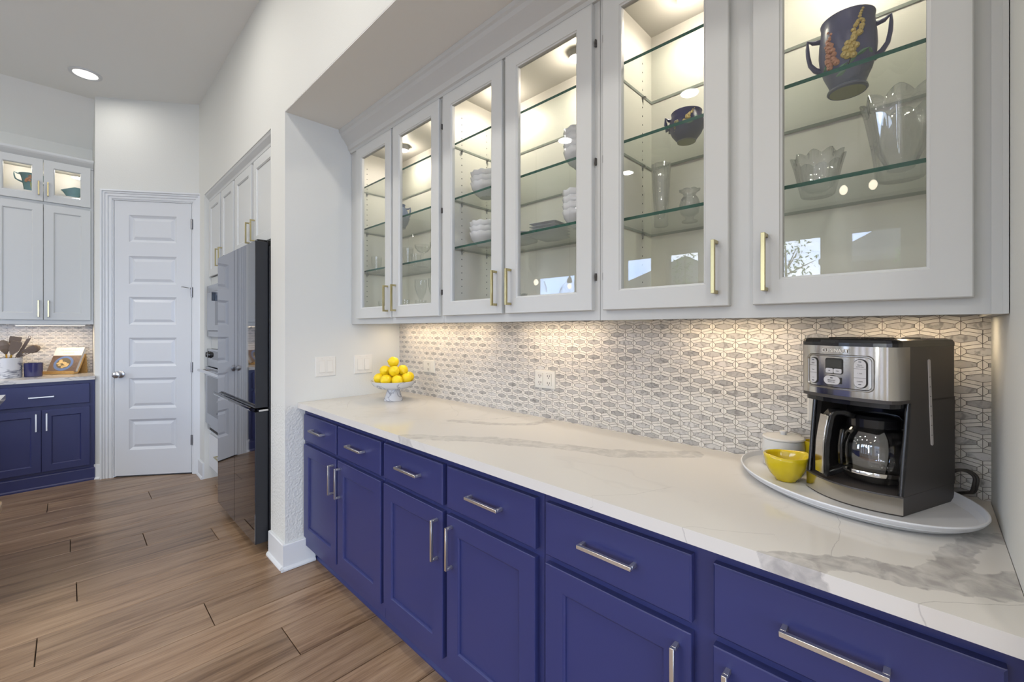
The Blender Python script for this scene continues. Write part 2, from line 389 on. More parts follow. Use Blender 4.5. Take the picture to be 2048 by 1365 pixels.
def pull(parent, fr, uc, vc, L, vertical, mat, d0, w=.0095, proj=.030):
    b = B(); h = L/2
    def bx(a0, a1, c0, c1, e0, e1):
        if vertical: b.fbox(fr, c0, c1, a0, a1, e0, e1)
        else: b.fbox(fr, a0, a1, c0, c1, e0, e1)
    c = uc if vertical else vc; a = vc if vertical else uc
    bx(a-h, a+h, c-w/2, c+w/2, d0+proj-.009, d0+proj)
    bx(a-h, a-h+.009, c-w/2, c+w/2, d0, d0+proj-.0085)
    bx(a+h-.009, a+h, c-w/2, c+w/2, d0, d0+proj-.0085)
    return build('handle', b, mat, parent, bevel=.0008, bseg=1)
def shaker(parent, fr, u0, u1, v0, v1, mat, d0=0, t=.02, w=.06, pane=None, pw=.008):
    b = B()
    b.rect_rings(fr, u0, u1, v0, v1, [(0, d0), (0, d0+t-.002), (.002, d0+t), (w, d0+t), (w+.002, d0+t-.0025), (w+.006, d0+t-.0045), (w+.007, d0+t-.0095), (w+.007, d0)], closed=True)
    o = build('door', b, mat, parent)
    if pane:
        build('pane', B().fbox(fr, u0+w+.004, u1-w-.004, v0+w+.004, v1-w-.004, d0+.004, d0+.008), pane, o)
    else:
        build('panel', B().fbox(fr, u0+w+.004, u1-w-.004, v0+w+.004, v1-w-.004, d0+.003, d0+t-.0095), mat, o)
    return o
def slabfront(parent, fr, u0, u1, v0, v1, mat, d0=0, t=.02):
    b = B().rect_rings(fr, u0, u1, v0, v1, [(0, d0), (0, d0+t-.0035), (.0015, d0+t-.0025), (.004, d0+t)])
    return build('drawer', b, mat, parent)
def profile_run(b, prof, fr, u0, u1):
    """extrude a (v,d) profile from u0 to u1"""
    return b.loft([[fr(u0, v, d) for v, d in prof], [fr(u1, v, d) for v, d in prof]])

# ================================================================== ROOM
CZ = 3.39; XW = .828; XB = 1.55; YR = -.105; YL = 2.555; YP = 2.795; YE = 4.60; SOF = 2.53
XL = -3.61; YBK = -6.0; YF = 5.92
f = B(); f.box(XL, 1.7, YBK, YF, -.08, -.012)
floor = struct('floor', f, MSUB)
w = B()
w.box(XW, 1.7, YR, YL, SOF+.004, CZ+.05); w.box(XW, 1.7, YP, YE, 2.515, CZ+.05)
w.box(XW, 1.7, YE, 4.83, 0, CZ+.05); w.box(XW, 1.7, YL, YP, .9, CZ+.05)
wall_right = struct('wall_right', w, MW)
struct('ceiling_niche', B().box(XW+.001, 1.7, YR, YL, SOF, SOF+.004), MC)
struct('wall_niche_left', B().box(XW, 1.7, YL, YP, 0, .9), MTX)
struct('wall_near_right', B().box(XW, 1.7, YBK, YR, 0, CZ+.05), MW)
wall_niche = struct('wall_niche_back', B().box(XB, 1.7, YR, YL, 0, SOF), MW)
struct('wall_recess_back', B().box(1.6, 1.7, YP, YE, 0, 2.52), MW)
# pantry walls: angled wall with the door opening, and its short return
Lw = (Vector((.844, 4.808))-DP).length; L0 = -(Vector((.155, 5.309))-DP).length
w = B()
w.fbox(frD, L0, -.012, 0, CZ+.05, -.11, 0); w.fbox(frD, .640, Lw, 0, CZ+.05, -.11, 0); w.fbox(frD, -.012, .640, 2.49, CZ+.05, -.11, 0)
struct('wall_pantry', w, MW)
struct('wall_pantry_side', B().box(.155, .25, 5.31, 6.0, 0, CZ+.1), MW)
wall_back = struct('wall_back', B().box(XL, .155, YF, 6.0, 0, CZ+.1), MW)
struct('wall_pantry_inner', B().box(.25, 1.7, 5.9, 6.0, 0, CZ+.1), MW)
# ceiling: flat, then sloping down to the wall above the left cabinets
c = B(); c.box(XL, 1.7, YBK, 5.38, CZ, CZ+.06)
c.loft([[(x, 5.38, CZ), (x, YF+.02, 3.08), (x, YF+.02, 3.16), (x, 5.38, CZ+.06)] for x in (XL, .20)])
c.box(.20, 1.7, 5.38, 6.0, CZ, CZ+.06)
ceiling = struct('ceiling', c, MC)
# window wall on the left, with real openings
def wall_with_holes(b, fr, u0, u1, v0, v1, holes, d0, d1):
    holes = sorted(holes); u = u0
    for (a, c_, e, g) in holes:
        b.fbox(fr, u, a, v0, v1, d0, d1); b.fbox(fr, a, c_, v0, e, d0, d1); b.fbox(fr, a, c_, g, v1, d0, d1); u = c_
    b.fbox(fr, u, u1, v0, v1, d0, d1)
frL = lambda u, v, d: (XL-.12+d, u, v)
holesL = [(a, b_, .55, 2.44) for a, b_ in WIN_L] + [(4.35, 5.25, 1.15, 2.3), (-3.6, -2.2, .55, 2.44), (-1.75, -.35, .55, 2.44)]
w = B(); wall_with_holes(w, frL, YBK, 6.0, 0, CZ+.05, holesL, 0, .12); struct('wall_left', w, MW)
frK = lambda u, v, d: (u, YBK-.12+d, v)
holesK = [(-3.2, -1.8, .3, 2.6), (-1.5, -.1, .3, 2.6)]  # unseen windows added behind the camera for extra light
w = B(); wall_with_holes(w, frK, XL-.1, 1.7, 0, CZ+.05, holesK, 0, .12); struct('wall_behind', w, MW)
n = 1
for fr, hs in ((frL, holesL), (frK, holesK)):
    for (a, b_, e, g) in hs:
        w = B(); w.rect_rings(fr, a, b_, e, g, [(0, .03), (0, .09), (.04, .09), (.045, .07), (.045, .03)], closed=True)
        wd = struct('window_%d' % n, w, MT); n += 1
        build('pane', B().fbox(fr, a+.04, b_-.04, e+.04, g-.04, .05, .056), MPANE, wd)
        build('window_sill', B().fbox(fr, a-.04, b_+.04, e-.03, e, .10, .17), MT, wd)
for a, b_, e, g in holesL: area('window_portal', (XL-.11, (a+b_)/2, (e+g)/2), (0, -PI/2, 0), g-e, b_-a, 1, portal=True)
for a, b_, e, g in holesK: area('window_portal', ((a+b_)/2, YBK-.11, (e+g)/2), (PI/2, 0, 0), b_-a, g-e, 1, portal=True)

# floor planks, each one a piece
PW = .2285; PL = 1.219
joint = {2: .95, -1: 1.03, 7: .88, 8: .86, 11: .84, 12: .80, 13: .9, -3: 1.03, 9: .446, 10: -.117, 6: .001, 5: .33, 4: .655, 3: .024, 1: -.098, 0: .453, -2: .657}
pm = {}
rnd = random.Random(3)
for k in range(-20, 16):
    y0 = 2.298+PW*k; y1 = y0+PW
    if y0 < -1.2: continue
    x = joint.get(k, rnd.uniform(-.6, .6)); x -= PL*math.ceil((x-XL)/PL)
    while x < 1.58:
        a, b_ = max(x, XL), min(x+PL, 1.6); x += PL
        if b_-a < .05: continue
        ye = min(y1, 5.9)
        key = (round(b_-a, 3), round(ye-y0, 3))
        g_ = .0016; L_, W_ = key
        if key not in pm:
            pb = B().rect_rings(lambda u, v, d: (u, v, d), g_, L_-g_, g_, W_-g_, [(0, -.012), (0, -.0018), (.0016, 0)])
            o = build('plank', pb, MFLOOR, floor, local=True); pm[key] = o.data; o.location = (a, y0, 0)
        else:
            o = bpy.data.objects.new('plank', pm[key]); COL.objects.link(o); o.parent = floor; o.location = (a, y0, 0)
# floor beyond the near planks
fb = B(); fb.box(XL, 1.6, YBK, -1.13, -.012, 0)
struct('floor_living', fb, MFLOOR)

# baseboards
def base_prof(h=.14, t=.014): return [(0, 0), (0, t+.012), (.008, t+.012), (.018, t+.006), (.020, t), (h-.004, t), (h, t-.004), (h, 0)]
b = B(); profile_run(b, base_prof(), frX(XW), YL, YP); 
frYm = lambda u, v, d: (u, YL-d, v)
profile_run(b, base_prof(), frYm, XW-.014, .985)
b.box(XW-.026, XW-.0135, YL-.026, YL-.0135, 0, .016)
struct('baseboard_niche', b, MT)
b = B(); profile_run(b, base_prof(), frX(XW), YE, 4.79); struct('baseboard_right', b, MT)
b = B(); profile_run(b, base_prof(.13), frD, L0, L0+.05); struct('baseboard_pantry', b, MT)

# ================================================================== PANTRY DOOR
door = bpy.data.objects.new('door_1', None); COL.objects.link(door); door.location = (DP.x, DP.y, 0); door['kind'] = 'structure'
LW = .627; b = B()
rows = [(.24, .514), (.61, .886), (.988, 1.249), (1.366, 1.617), (1.731, 1.985), (2.11, 2.353)]
pu0, pu1 = .117, .500; T0, T1 = -.04, -.004
b.fbox(frD, .003, pu0, .012, 2.478, T0, T1); b.fbox(frD, pu1, LW-.003, .012, 2.478, T0, T1)
z = .012
for a, c_ in rows: b.fbox(frD, pu0, pu1, z, a, T0, T1); z = c_
b.fbox(frD, pu0, pu1, z, 2.478, T0, T1)
leaf = build('leaf', b, MDOOR, door)
for a, c_ in rows:
    p = B().rect_rings(frD, pu0, pu1, a, c_, [(0, T1-.0005), (.006, T1-.006), (.020, T1-.015), (.024, T1-.016), (.046, T1-.005), (.050, T1-.004)], cap0=False)
    build('panel', p, MDOOR, leaf)
# casing
b = B(); W_ = .078
prof = [(0, .0), (0, .028), (.010, .030), (.014, .029), (.017, .020), (.030, .021), (.033, .013), (.052, .015), (.055, .007), (.072, .008), (W_, .005), (W_, 0)]
def casing(b, u0, u1, v1):
    # mitred run: outer edge offsets grow outwards
    rings = []
    for off, d in [(W_-o_, d_) for o_, d_ in prof]:
        rings.append([frD(u0-off, 0, d), frD(u0-off, v1+off, d), frD(u1+off, v1+off, d), frD(u1+off, 0, d)])
    n_ = len(rings)
    vs = [p for r in rings for p in r]; fs = []
    for k in range(n_-1):
        for i in range(3): fs.append((k*4+i, k*4+i+1, (k+1)*4+i+1, (k+1)*4+i))
    b.add(vs, fs)
casing(b, -.012, .640, 2.49)
build('casing', b, MT, door, clean=True)
b = B(); b.fbox(frD, -.012, -.001, 0, 2.49, -.11, .0); b.fbox(frD, .629, .640, 0, 2.49, -.11, .0); b.fbox(frD, -.012, .640, 2.480, 2.49, -.11, 0)
b.fbox(frD, -.001, .01, 0, 2.48, -.055, -.042); b.fbox(frD, .618, .629, 0, 2.48, -.055, -.042)
build('jamb', b, MT, door)
build('threshold', B().fbox(frD, -.012, .64, -.01, .002, -.10, -.002), MSUB, door)
for zz in (.312, .977, 1.665, 2.288):
    b = B(); b.tube([frD(.629, zz-.045, .006), frD(.629, zz+.045, .006)], .008, 8); b.fbox(frD, .617, .628, zz-.043, zz+.043, -.004, -.002)
    build('hinge', b, P('hinge_nickel', (.25, .25, .26), .35, 1), door)
b = B(); b.tube([frD(.622, 1.70, .006), frD(.60, 1.705, .03), frD(.575, 1.71, .05)], .0035, 6); b.ball(frD(.573, 1.711, .052), .007, .007, .007, 8, 5)
b.tube([frD(.622, 1.70, .006), frD(.624, 1.70, .03)], .006, 6)
build('door_stop', b, MSTEEL, door)
def disc_stack(fr, uc, vc, prof, seg=20):
    return [[fr(uc+r*math.cos(2*PI*i/seg), vc+r*math.sin(2*PI*i/seg), d) for i in range(seg)] for r, d in prof]
b = B().loft(disc_stack(frD, .052, .922, [(.033, -.004), (.033, .002), (.026, .007), (.012, .010), (.011, .030), (.024, .036), (.029, .048), (.028, .060), (.018, .066)]))
build('knob', b, MSTEEL, door, smooth=True)
build('latch', B().fbox(frD, -.0135, -.0105, .89, .955, -.03, .001), MSTEEL, door)

# ================================================================== BACKSPLASH TILES
CW, CP, TT = .074, .0318, .0094     # cell width, row pitch, border width
h1, rise = .0237, .0081
def hexpoly(hw, side, r): return [(-hw, -side/2), (0, -side/2-r), (hw, -side/2), (hw, side/2), (0, side/2+r), (-hw, side/2)]
sl = rise/(CW/2); ihw = CW/2-TT; ir = sl*ihw; iside = (h1+2*rise-2*TT*math.sqrt(1+sl*sl))-2*ir
OUT_ = hexpoly(CW/2, h1, rise); INN = hexpoly(ihw, iside, ir)
def shrink(poly, g=.0006):
    cx = sum(p[0] for p in poly)/len(poly); cy = sum(p[1] for p in poly)/len(poly); o = []
    n_ = len(poly); A = sum(poly[i][0]*poly[(i+1) % n_][1]-poly[(i+1) % n_][0]*poly[i][1] for i in range(n_))
    if A < 0: poly = poly[::-1]
    for i in range(n_):
        p0, p1, p2 = Vector(poly[i-1]), Vector(poly[i]), Vector(poly[(i+1) % n_])
        e1 = (p1-p0).normalized(); e2 = (p2-p1).normalized(); n1 = Vector((-e1.y, e1.x)); n2 = Vector((-e2.y, e2.x))
        k = 1+n1.dot(n2); q = p1+(n1+n2)*(g/max(k, .3)); o.append((q.x, q.y))
    return o
TP = {'gray_tile': [INN], 'border_tile': []}
# border: a mitred strip on each slanted side, a small end piece on each upright side
for i, j in ((0, 1), (1, 2), (3, 4), (4, 5)):
    TP['border_tile'].append([OUT_[i], OUT_[j], INN[j], INN[i]])
for i, j in ((2, 3), (5, 0)):
    TP['border_tile'].append([OUT_[i], OUT_[j], INN[j], INN[i]])
def clip(poly, ax, val, keep_less):
    o = []; n_ = len(poly)
    for i in range(n_):
        a, b_ = poly[i], poly[(i+1) % n_]
        ia = (a[ax] <= val) == keep_less or a[ax] == val; ib = (b_[ax] <= val) == keep_less or b_[ax] == val
        if ia: o.append(a)
        if ia != ib:
            t_ = (val-a[ax])/(b_[ax]-a[ax]); o.append((a[0]+t_*(b_[0]-a[0]), a[1]+t_*(b_[1]-a[1])))
    return o
def area_of(p): return abs(sum(p[i][0]*p[(i+1) % len(p)][1]-p[(i+1) % len(p)][0]*p[i][1] for i in range(len(p))))/2
def backsplash(wall, fr, u0, u1, v0, v1, ubase, key, nmax, holes=()):
    items = []
    for r_ in range(-1, int((v1-v0)/CP)+3):
        vc = v0+.010+r_*CP
        for c_ in range(-2, int((u1-u0)/CW)+3):
            uc = ubase+c_*CW+(CW/2 if r_ % 2 else 0)
            for kind in ('gray_tile', 'border_tile'):
                for pi, pl in enumerate(TP[kind]):
                    p = [(x+uc, y+vc) for x, y in shrink(pl)]
                    full = all(u0 <= x <= u1 and v0 <= y <= v1 for x, y in p)
                    if not full:
                        for ax, val, kl in ((0, u0, False), (0, u1, True), (1, v0, False), (1, v1, True)):
                            if p: p = clip(p, ax, val, kl)
                        if len(p) < 3 or area_of(p) < 6e-6: continue
                    if any(a < uc < b_ and c2 < vc < d2 for a, b_, c2, d2 in holes): continue
                    items.append((kind, pi, uc, vc, p, full))
    meshes = {}
    for kind in ('gray_tile', 'border_tile'):
        mt = MGRAY if kind == 'gray_tile' else MWHT; th = .0040 if kind == 'gray_tile' else .0044
        L = sorted([i for i in items if i[0] == kind], key=key)
        for k, (kd, pi, uc, vc, p, full) in enumerate(L[:nmax[kind]]):
            if full and (kd, pi) in meshes:
                o = bpy.data.objects.new(kind, meshes[(kd, pi)]); COL.objects.link(o); o.parent = wall; o.location = fr(uc, vc, 0)
            else:
                q = [(x-uc, y-vc) for x, y in p]; base = Vector(fr(0, 0, 0))
                o = build(kind, B().prism(q, -.002, th, fr=lambda u, v, d: tuple(Vector(fr(u, v, d))-base)), mt, wall, local=True)
                o.location = fr(uc, vc, 0)
                if full: meshes[(kd, pi)] = o.data
        rest = L[nmax[kind]:]
        if rest:
            b = B()
            for it in rest: b.prism(it[4], -.002, th, fr=fr)
            build(kind, b, mt, wall, kind='stuff')
ZC = .914; ZU = 1.358
build('grout', B().box(1.5475, XB, YR, YL, ZC-.01, ZU+.05), MGROUT, wall_niche)
backsplash(wall_niche, frX(1.5475), YR, YL, ZC, ZU+.02, .02, lambda i: i[2], {'gray_tile': 300, 'border_tile': 300})
build('grout', B().box(-2.8, .155, 5.912, YF, ZC-.01, 1.40), MGROUT, wall_back)
backsplash(wall_back, frY(5.912), -2.75, .153, ZC, 1.39, -2.72, lambda i: -i[2], {'gray_tile': 150, 'border_tile': 0})

# ================================================================== NICHE BASE CABINETS
FR = .934; DF = .0195
frN = frX(FR)
units = [(1.659, 2.552, [(2.101, 2.519), (1.666, 2.084)], 'far'), (.780, 1.657, [(1.232, 1.640), (.800, 1.207)], 'middle'), (YR+.002, .778, [(.362, .762), (-.078, .318)], 'near')]
lab = {'far': 'navy two door base cabinet at the far end of the counter against the textured wall',
       'middle': 'navy two door base cabinet in the middle of the counter run',
       'near': 'navy two door base cabinet nearest the camera, below the coffee maker'}
for y0, y1, cols, which in units:
    t = thing('base_cabinet', (FR, (y0+y1)/2, 0), lab[which], 'cabinet', group='navy base cabinets under the long counter')
    b = B(); b.box(FR+.02, 1.54, y0+.001, y0+.019, .10, .882); b.box(FR+.02, 1.54, y1-.019, y1-.001, .10, .882)
    b.box(FR+.02, 1.54, y0+.019, y1-.019, .10, .118); b.box(1.52, 1.54, y0+.019, y1-.019, .118, .882); b.box(FR+.02, 1.52, y0+.019, y1-.019, .70, .706)
    build('body', b, MNAVY, t)
    b = B(); q0, q1, q2, q3 = cols[1][0]+.012, cols[1][1]-.012, cols[0][0]+.012, cols[0][1]-.012
    b.box(FR, FR+.02, y0, q0, .10, .882); b.box(FR, FR+.02, q3, y1, .10, .882); b.box(FR, FR+.02, q1, q2, .10, .882)
    for a, c_ in ((q0, q1), (q2, q3)):
        b.box(FR, FR+.02, a, c_, .845, .882); b.box(FR, FR+.02, a, c_, .675, .72); b.box(FR, FR+.02, a, c_, .10, .185)
    build('face_frame', b, MNAVY, t)
    build('toe_kick', B().box(.999, 1.012, y0, y1, 0, .10), MNAVY, t)
    for i, (a, c_) in enumerate(cols):
        dr = slabfront(t, frN, a, c_, .706, .851, MNAVY); pull(dr, frN, (a+c_)/2, .783, .150, False, MHANDLIT, DF)
        dd = shaker(t, frN, a, c_, .165, .684, MNAVY)
        pull(dd, frN, (a+.030 if i == 0 else c_-.030), .581, .146, True, MHANDLIT, DF)
b = B(); b.loft([[(.999, y, 0), (.990, y, 0), (.990, y, .006), (.9955, y, .013), (.999, y, .016)] for y in (YR+.002, YL-.002)])
tr = struct('trim_1', b, MNAVY)

# counter slab with veins
from mathutils import noise as mn
def seg_d(px, py, L):
    best = 9e9
    for (x0, y0), (x1, y1) in zip(L, L[1:]):
        dx, dy = x1-x0, y1-y0; t_ = max(0, min(1, ((px-x0)*dx+(py-y0)*dy)/(dx*dx+dy*dy)))
        d_ = math.hypot(px-x0-t_*dx, py-y0-t_*dy); best = min(best, d_)
    return best
BANDS = [([(1.197, 1.55), (1.235, 1.46), (1.26, 1.39), (1.33, 1.305), (1.41, 1.238), (1.50, 1.223), (1.56, 1.25)], .020, .65),
         ([(1.21, 1.54), (1.30, 1.485), (1.40, 1.425), (1.50, 1.37), (1.56, 1.31)], .004, .6),
         ([(.87, 1.46), (.93, 1.405), (.973, 1.335), (1.05, 1.25), (1.12, 1.18)], .038, .55),
         ([(1.10, 1.20), (1.15, 1.08), (1.185, .965), (1.255, .804), (1.33, .67), (1.42, .58)], .044, .6),
         ([(.88, .19), (.94, .13), (.965, .08), (.985, .02), (1.03, -.04), (1.07, -.09), (1.10, -.13)], .036, .95),
         ([(1.02, .0), (1.10, -.025), (1.20, -.05), (1.26, -.07), (1.33, -.13)], .022, .85)]
def seg_s(px, py, L):
    best = 9e9; sg = 1
    for k, ((x0, y0), (x1, y1)) in enumerate(zip(L, L[1:])):
        dx, dy = x1-x0, y1-y0; u_ = ((px-x0)*dx+(py-y0)*dy)/(dx*dx+dy*dy); t_ = max(0, min(1, u_))
        d_ = math.hypot(px-x0-t_*dx, py-y0-t_*dy)
        if d_ < best:
            best = d_; sg = 1 if dx*(py-y0)-dy*(px-x0) > 0 else -1
            if (k == 0 and u_ < 0) or (k == len(L)-2 and u_ > 1): sg = 1; best = d_+.008
    return best*sg
HAIR = [[(1.204, .149), (1.114, .14), (1.054, .128), (.99, .128), (.96, .12)], [(.88, .375), (.911, .357), (.956, .294), (1.0, .227)],
        [(.88, .02), (.906, .001), (.946, -.036), (.986, -.071), (1.029, -.11)], [(.89, .60), (.98, .52), (1.10, .50)],
        [(1.45, 1.9), (1.35, 1.7), (1.25, 1.62)], [(1.30, 2.5), (1.15, 2.42), (1.02, 2.2)]]
def slab(name, x0, x1, y0, y1, z0, z1, step):
    nx = max(2, int((x1-x0)/step)); ny = max(2, int((y1-y0)/step))
    xs = [x0+(x1-x0)*i/nx for i in range(nx+1)]; ys = [y0+(y1-y0)*i/ny for i in range(ny+1)]
    vs = [(x, y, z1) for x in xs for y in ys]; fs = []
    N = ny+1
    for i in range(nx):
        for j in range(ny): fs.append((i*N+j, (i+1)*N+j, (i+1)*N+j+1, i*N+j+1))
    # edges: front (x0) with its own row, sides, bottom
    loop = [i*N for i in range(nx+1)] + [nx*N+j for j in range(1, N)] + [i*N+N-1 for i in range(nx-1, -1, -1)] + [j for j in range(N-2, 0, -1)]
    base = len(vs); vs += [(vs[i][0], vs[i][1], z0) for i in loop]; m_ = len(loop)
    for k in range(m_): fs.append((loop[k], base+k, base+(k+1) % m_, loop[(k+1) % m_]))
    fs.append(tuple(base+k for k in range(m_)))
    b = B(); b.add(vs, fs); return b
CX0 = .894
b = slab('counter', CX0, 1.546, YR+.001, YL-.001, .884, ZC, .007)
ct = build('countertop', b, MQ, org=(CX0, 1.2, .884), clean=True)
tag(ct, 'long white quartz countertop with grey veins on the navy cabinets', 'countertop')
at = ct.data.attributes.new('vein', 'FLOAT_VECTOR', 'POINT'); vals = []
for v in ct.data.vertices:
    x, y = v.co.x+CX0, v.co.y+1.2
    if v.co.z < .01: x += .012
    wx = x+.03*mn.noise(Vector((x*5, y*5, 1))); wy = y+.03*mn.noise(Vector((x*5, y*5, 7)))
    dbest, amp = 9, 0
    for L, hw, am in BANDS:
        hw2 = hw*(1+.5*mn.noise(Vector((x*9, y*9, hw*100))))
        d_ = seg_d(wx, wy, L)-hw2
        if d_ < dbest: dbest = d_; amp = am
    hb = min((seg_s(wx, wy, L) for L in HAIR), key=abs)
    vals += [dbest, hb, amp]
at.data.foreach_set('vector', vals)

# ================================================================== NICHE UPPER CABINETS
FU = 1.21; frU = frX(FU); ZT = 2.43
ups = [(1.618, 2.552, [(2.060, 2.456), (1.633, 2.040)], 1.676), (.775, 1.616, [(1.216, 1.602), (.795, 1.196)], 1.704), (YR+.002, .773, [(.375, .753), (-.059, .319)], 1.681)]
labu = ['white glass door wall cabinet at the far end, with stemware on clear shelves', 'white glass door wall cabinet in the middle, holding stacked white bowls and plates',
        'white glass door wall cabinet nearest the camera, with pottery and crystal']
SH = []
for (y0, y1, cols, zs), lb in zip(ups, labu):
    t = thing('wall_cabinet', (FU, (y0+y1)/2, ZU), lb, 'cabinet', group='glass door wall cabinets in the niche')
    b = B(); yi0, yi1 = y0+.018, y1-.018
    b.box(FU+.02, 1.544, y0, yi0, ZU, ZT); b.box(FU+.02, 1.544, yi1, y1, ZU, ZT)
    b.box(FU+.02, 1.544, yi0, yi1, 1.384, 1.402); b.box(FU+.02, 1.544, yi0, yi1, ZT-.001, ZT+.02); b.box(1.53, 1.544, yi0, yi1, 1.402, ZT)
    build('body', b, MINT, t)
    build('bottom_panel', B().box(FU+.02, 1.54, yi0, yi1, 1.380, 1.384), MCAB, t)
    b = B(); e = .028; mid = (cols[0][0]+cols[1][1])/2
    q0, q1, q2, q3 = cols[1][0]+.012, cols[1][1]-.012, cols[0][0]+.012, cols[0][1]-.012
    for a, c_ in ((y0, q0), (q1, q2), (q3, y1)): b.box(FU, FU+.02, a, c_, ZU, 2.47)
    for a, c_ in ((q0, q1), (q2, q3)): b.box(FU, FU+.02, a, c_, ZU, 1.408); b.box(FU, FU+.02, a, c_, 2.375, 2.47)
    build('face_frame', b, MCAB, t)
    for i, (a, c_) in enumerate(cols):
        dd = shaker(t, frU, a, c_, 1.390, 2.397, MCAB, w=.058, pane=MPANE)
        pull(dd, frU, (a+.030 if i == 0 else c_-.030), 1.492, .140, True, MBRASS, DF)
        hy = c_+.006 if i == 0 else a-.006
        for zz in ((1.50, 1.88, 2.27) if a > 0 else ()): build('hinge', B().box(FU-.007, FU, hy-.002, hy+.002, zz-.012, zz+.012), MBLKM, t)
    for zz in (zs, 1.930, 2.182):
        s = B().box(1.238, 1.528, yi0+.002, yi1-.002, zz-.0055, zz+.004)
        s.m = [0, 0, 2, 2, 2, 1]
        build('shelf', s, [MSHELF, MEDGE, MEDGE2], t, clean=False)
        clipb = None
        for yy, sg in ((yi0, 1), (yi1, -1)):
            for xx in (1.30, 1.46):
                build('shelf_clip', B().box(xx-.005, xx+.005, yy, yy+sg*.014, zz-.012, zz-.006).box(xx-.002, xx+.002, yy, yy+sg*.004, zz-.022, zz-.012), MSTEEL, t)
    hb = B()
    for k in range(30):
        zz = 1.50+.032*k
        if zz > 2.36: break
        for xx in (1.30, 1.46):
            hb.box(xx-.0022, xx+.0022, yi0-.001, yi0+.0006, zz-.0022, zz+.0022); hb.box(xx-.0022, xx+.0022, yi1-.0006, yi1+.001, zz-.0022, zz+.0022)
    build('shelf_pin_holes', hb, MSLOT, t, kind='stuff')
    for yy in (mid+.22, mid-.20):
        p = build('puck_light', B().lathe([(.030, -.001), (.030, -.028), (.022, -.030)], 24, (1.40, yy, ZT), cap0=True, cap1=False), MT, t, smooth=True)
        build('lens', B().lathe([(.022, -.0285), (.014, -.0295)], 24, (1.40, yy, ZT), cap0=True, cap1=True), MPUCK, p)
        point('puck_lamp', (1.40, yy, ZT-.060), PUCK*.75, (1, .89, .74))
        area('puck_lamp', (1.40, yy, ZT-.034), (0, 0, 0), .045, .045, PUCK*.95, (1, .89, .74), 'DISK')
# crown moulding and right filler strip
cr = [(2.405, -.002), (2.405, .010), (2.418, .014), (2.424, .022), (2.445, .028), (2.470, .048), (2.490, .066), (2.505, .072), (2.512, .080), (2.529, .082), (2.529, -.02), (2.405, -.02)]
b = B(); profile_run(b, cr, frU, YR+.001, YL-.001)
struct('trim_2', b, MCAB, smooth=False)
b = B(); b.box(FU-.003, FU, -.1035, -.082, ZU, 2.404); b.box(FU-.007, FU-.003, -.1035, -.096, ZU, 2.404)
struct('trim_3', b, MCAB)
# under cabinet LED strips
for i, (a, c_) in enumerate([(2.46, 1.93), (1.40, .98), (.62, .30), (.14, -.06), (1.86, 1.62)]):
    lb = ['farthest warm LED strip under the wall cabinets, over the lemons', 'warm LED strip under the middle wall cabinet', 'warm LED strip under the wall cabinet, above the white sugar pot',
          'warm LED strip under the wall cabinet, right above the coffee maker', 'short warm LED strip second from the far end, under the wall cabinets'][i]
    t = thing('led_strip', (1.44, (a+c_)/2, 1.366), lb, 'light', group='under cabinet LED strips')
    build('housing', B().box(1.425, 1.455, a, c_, 1.368, 1.3798), MPLATE, t)
    build('diffuser', B().box(1.430, 1.450, a+.005*(1 if a < c_ else -1), c_, 1.3655, 1.3682), MSTRIP, t)
    area('strip_lamp', (1.44, (a+c_)/2, 1.364), (0, 0, 0), .02, abs(a-c_), UND*abs(a-c_)/.5, WARM)

# ================================================================== CEILING LAMPS
for i, (x, y) in enumerate(CANS):
    nm = 'round white recessed ceiling lamp in front of the pantry wall' if i == 0 else 'recessed ceiling lamp in the %s row from the pantry, %s of the room' % (('first', 'second', 'third', 'fourth', 'fifth', 'sixth')[[4.89, 2.85, 1.5, -.4, -2.6, -4.6].index(y)], {.087: 'niche side', -1.35: 'middle', -2.7: 'window side', -.2: 'niche side', -2.2: 'window side'}[x])
    t = thing('recessed_light', (x, y, CZ), nm, 'light', group='recessed ceiling lamps')
    p = build('trim_ring', B().lathe([(.10, -.0005), (.10, -.005), (.088, -.010), (.078, -.008), (.070, .0), (.070, -.0005)], 40, (x, y, CZ)), MT, t, smooth=True)
    build('lens', B().lathe([(.074, -.006), (.03, -.0065)], 32, (x, y, CZ), cap0=True, cap1=True), MLAMP, t)
    area('can_lamp', (x, y, CZ-.012), (0, 0, 0), .14, .14, CAN*(.28 if i == 0 else 1), SOFT, 'DISK')

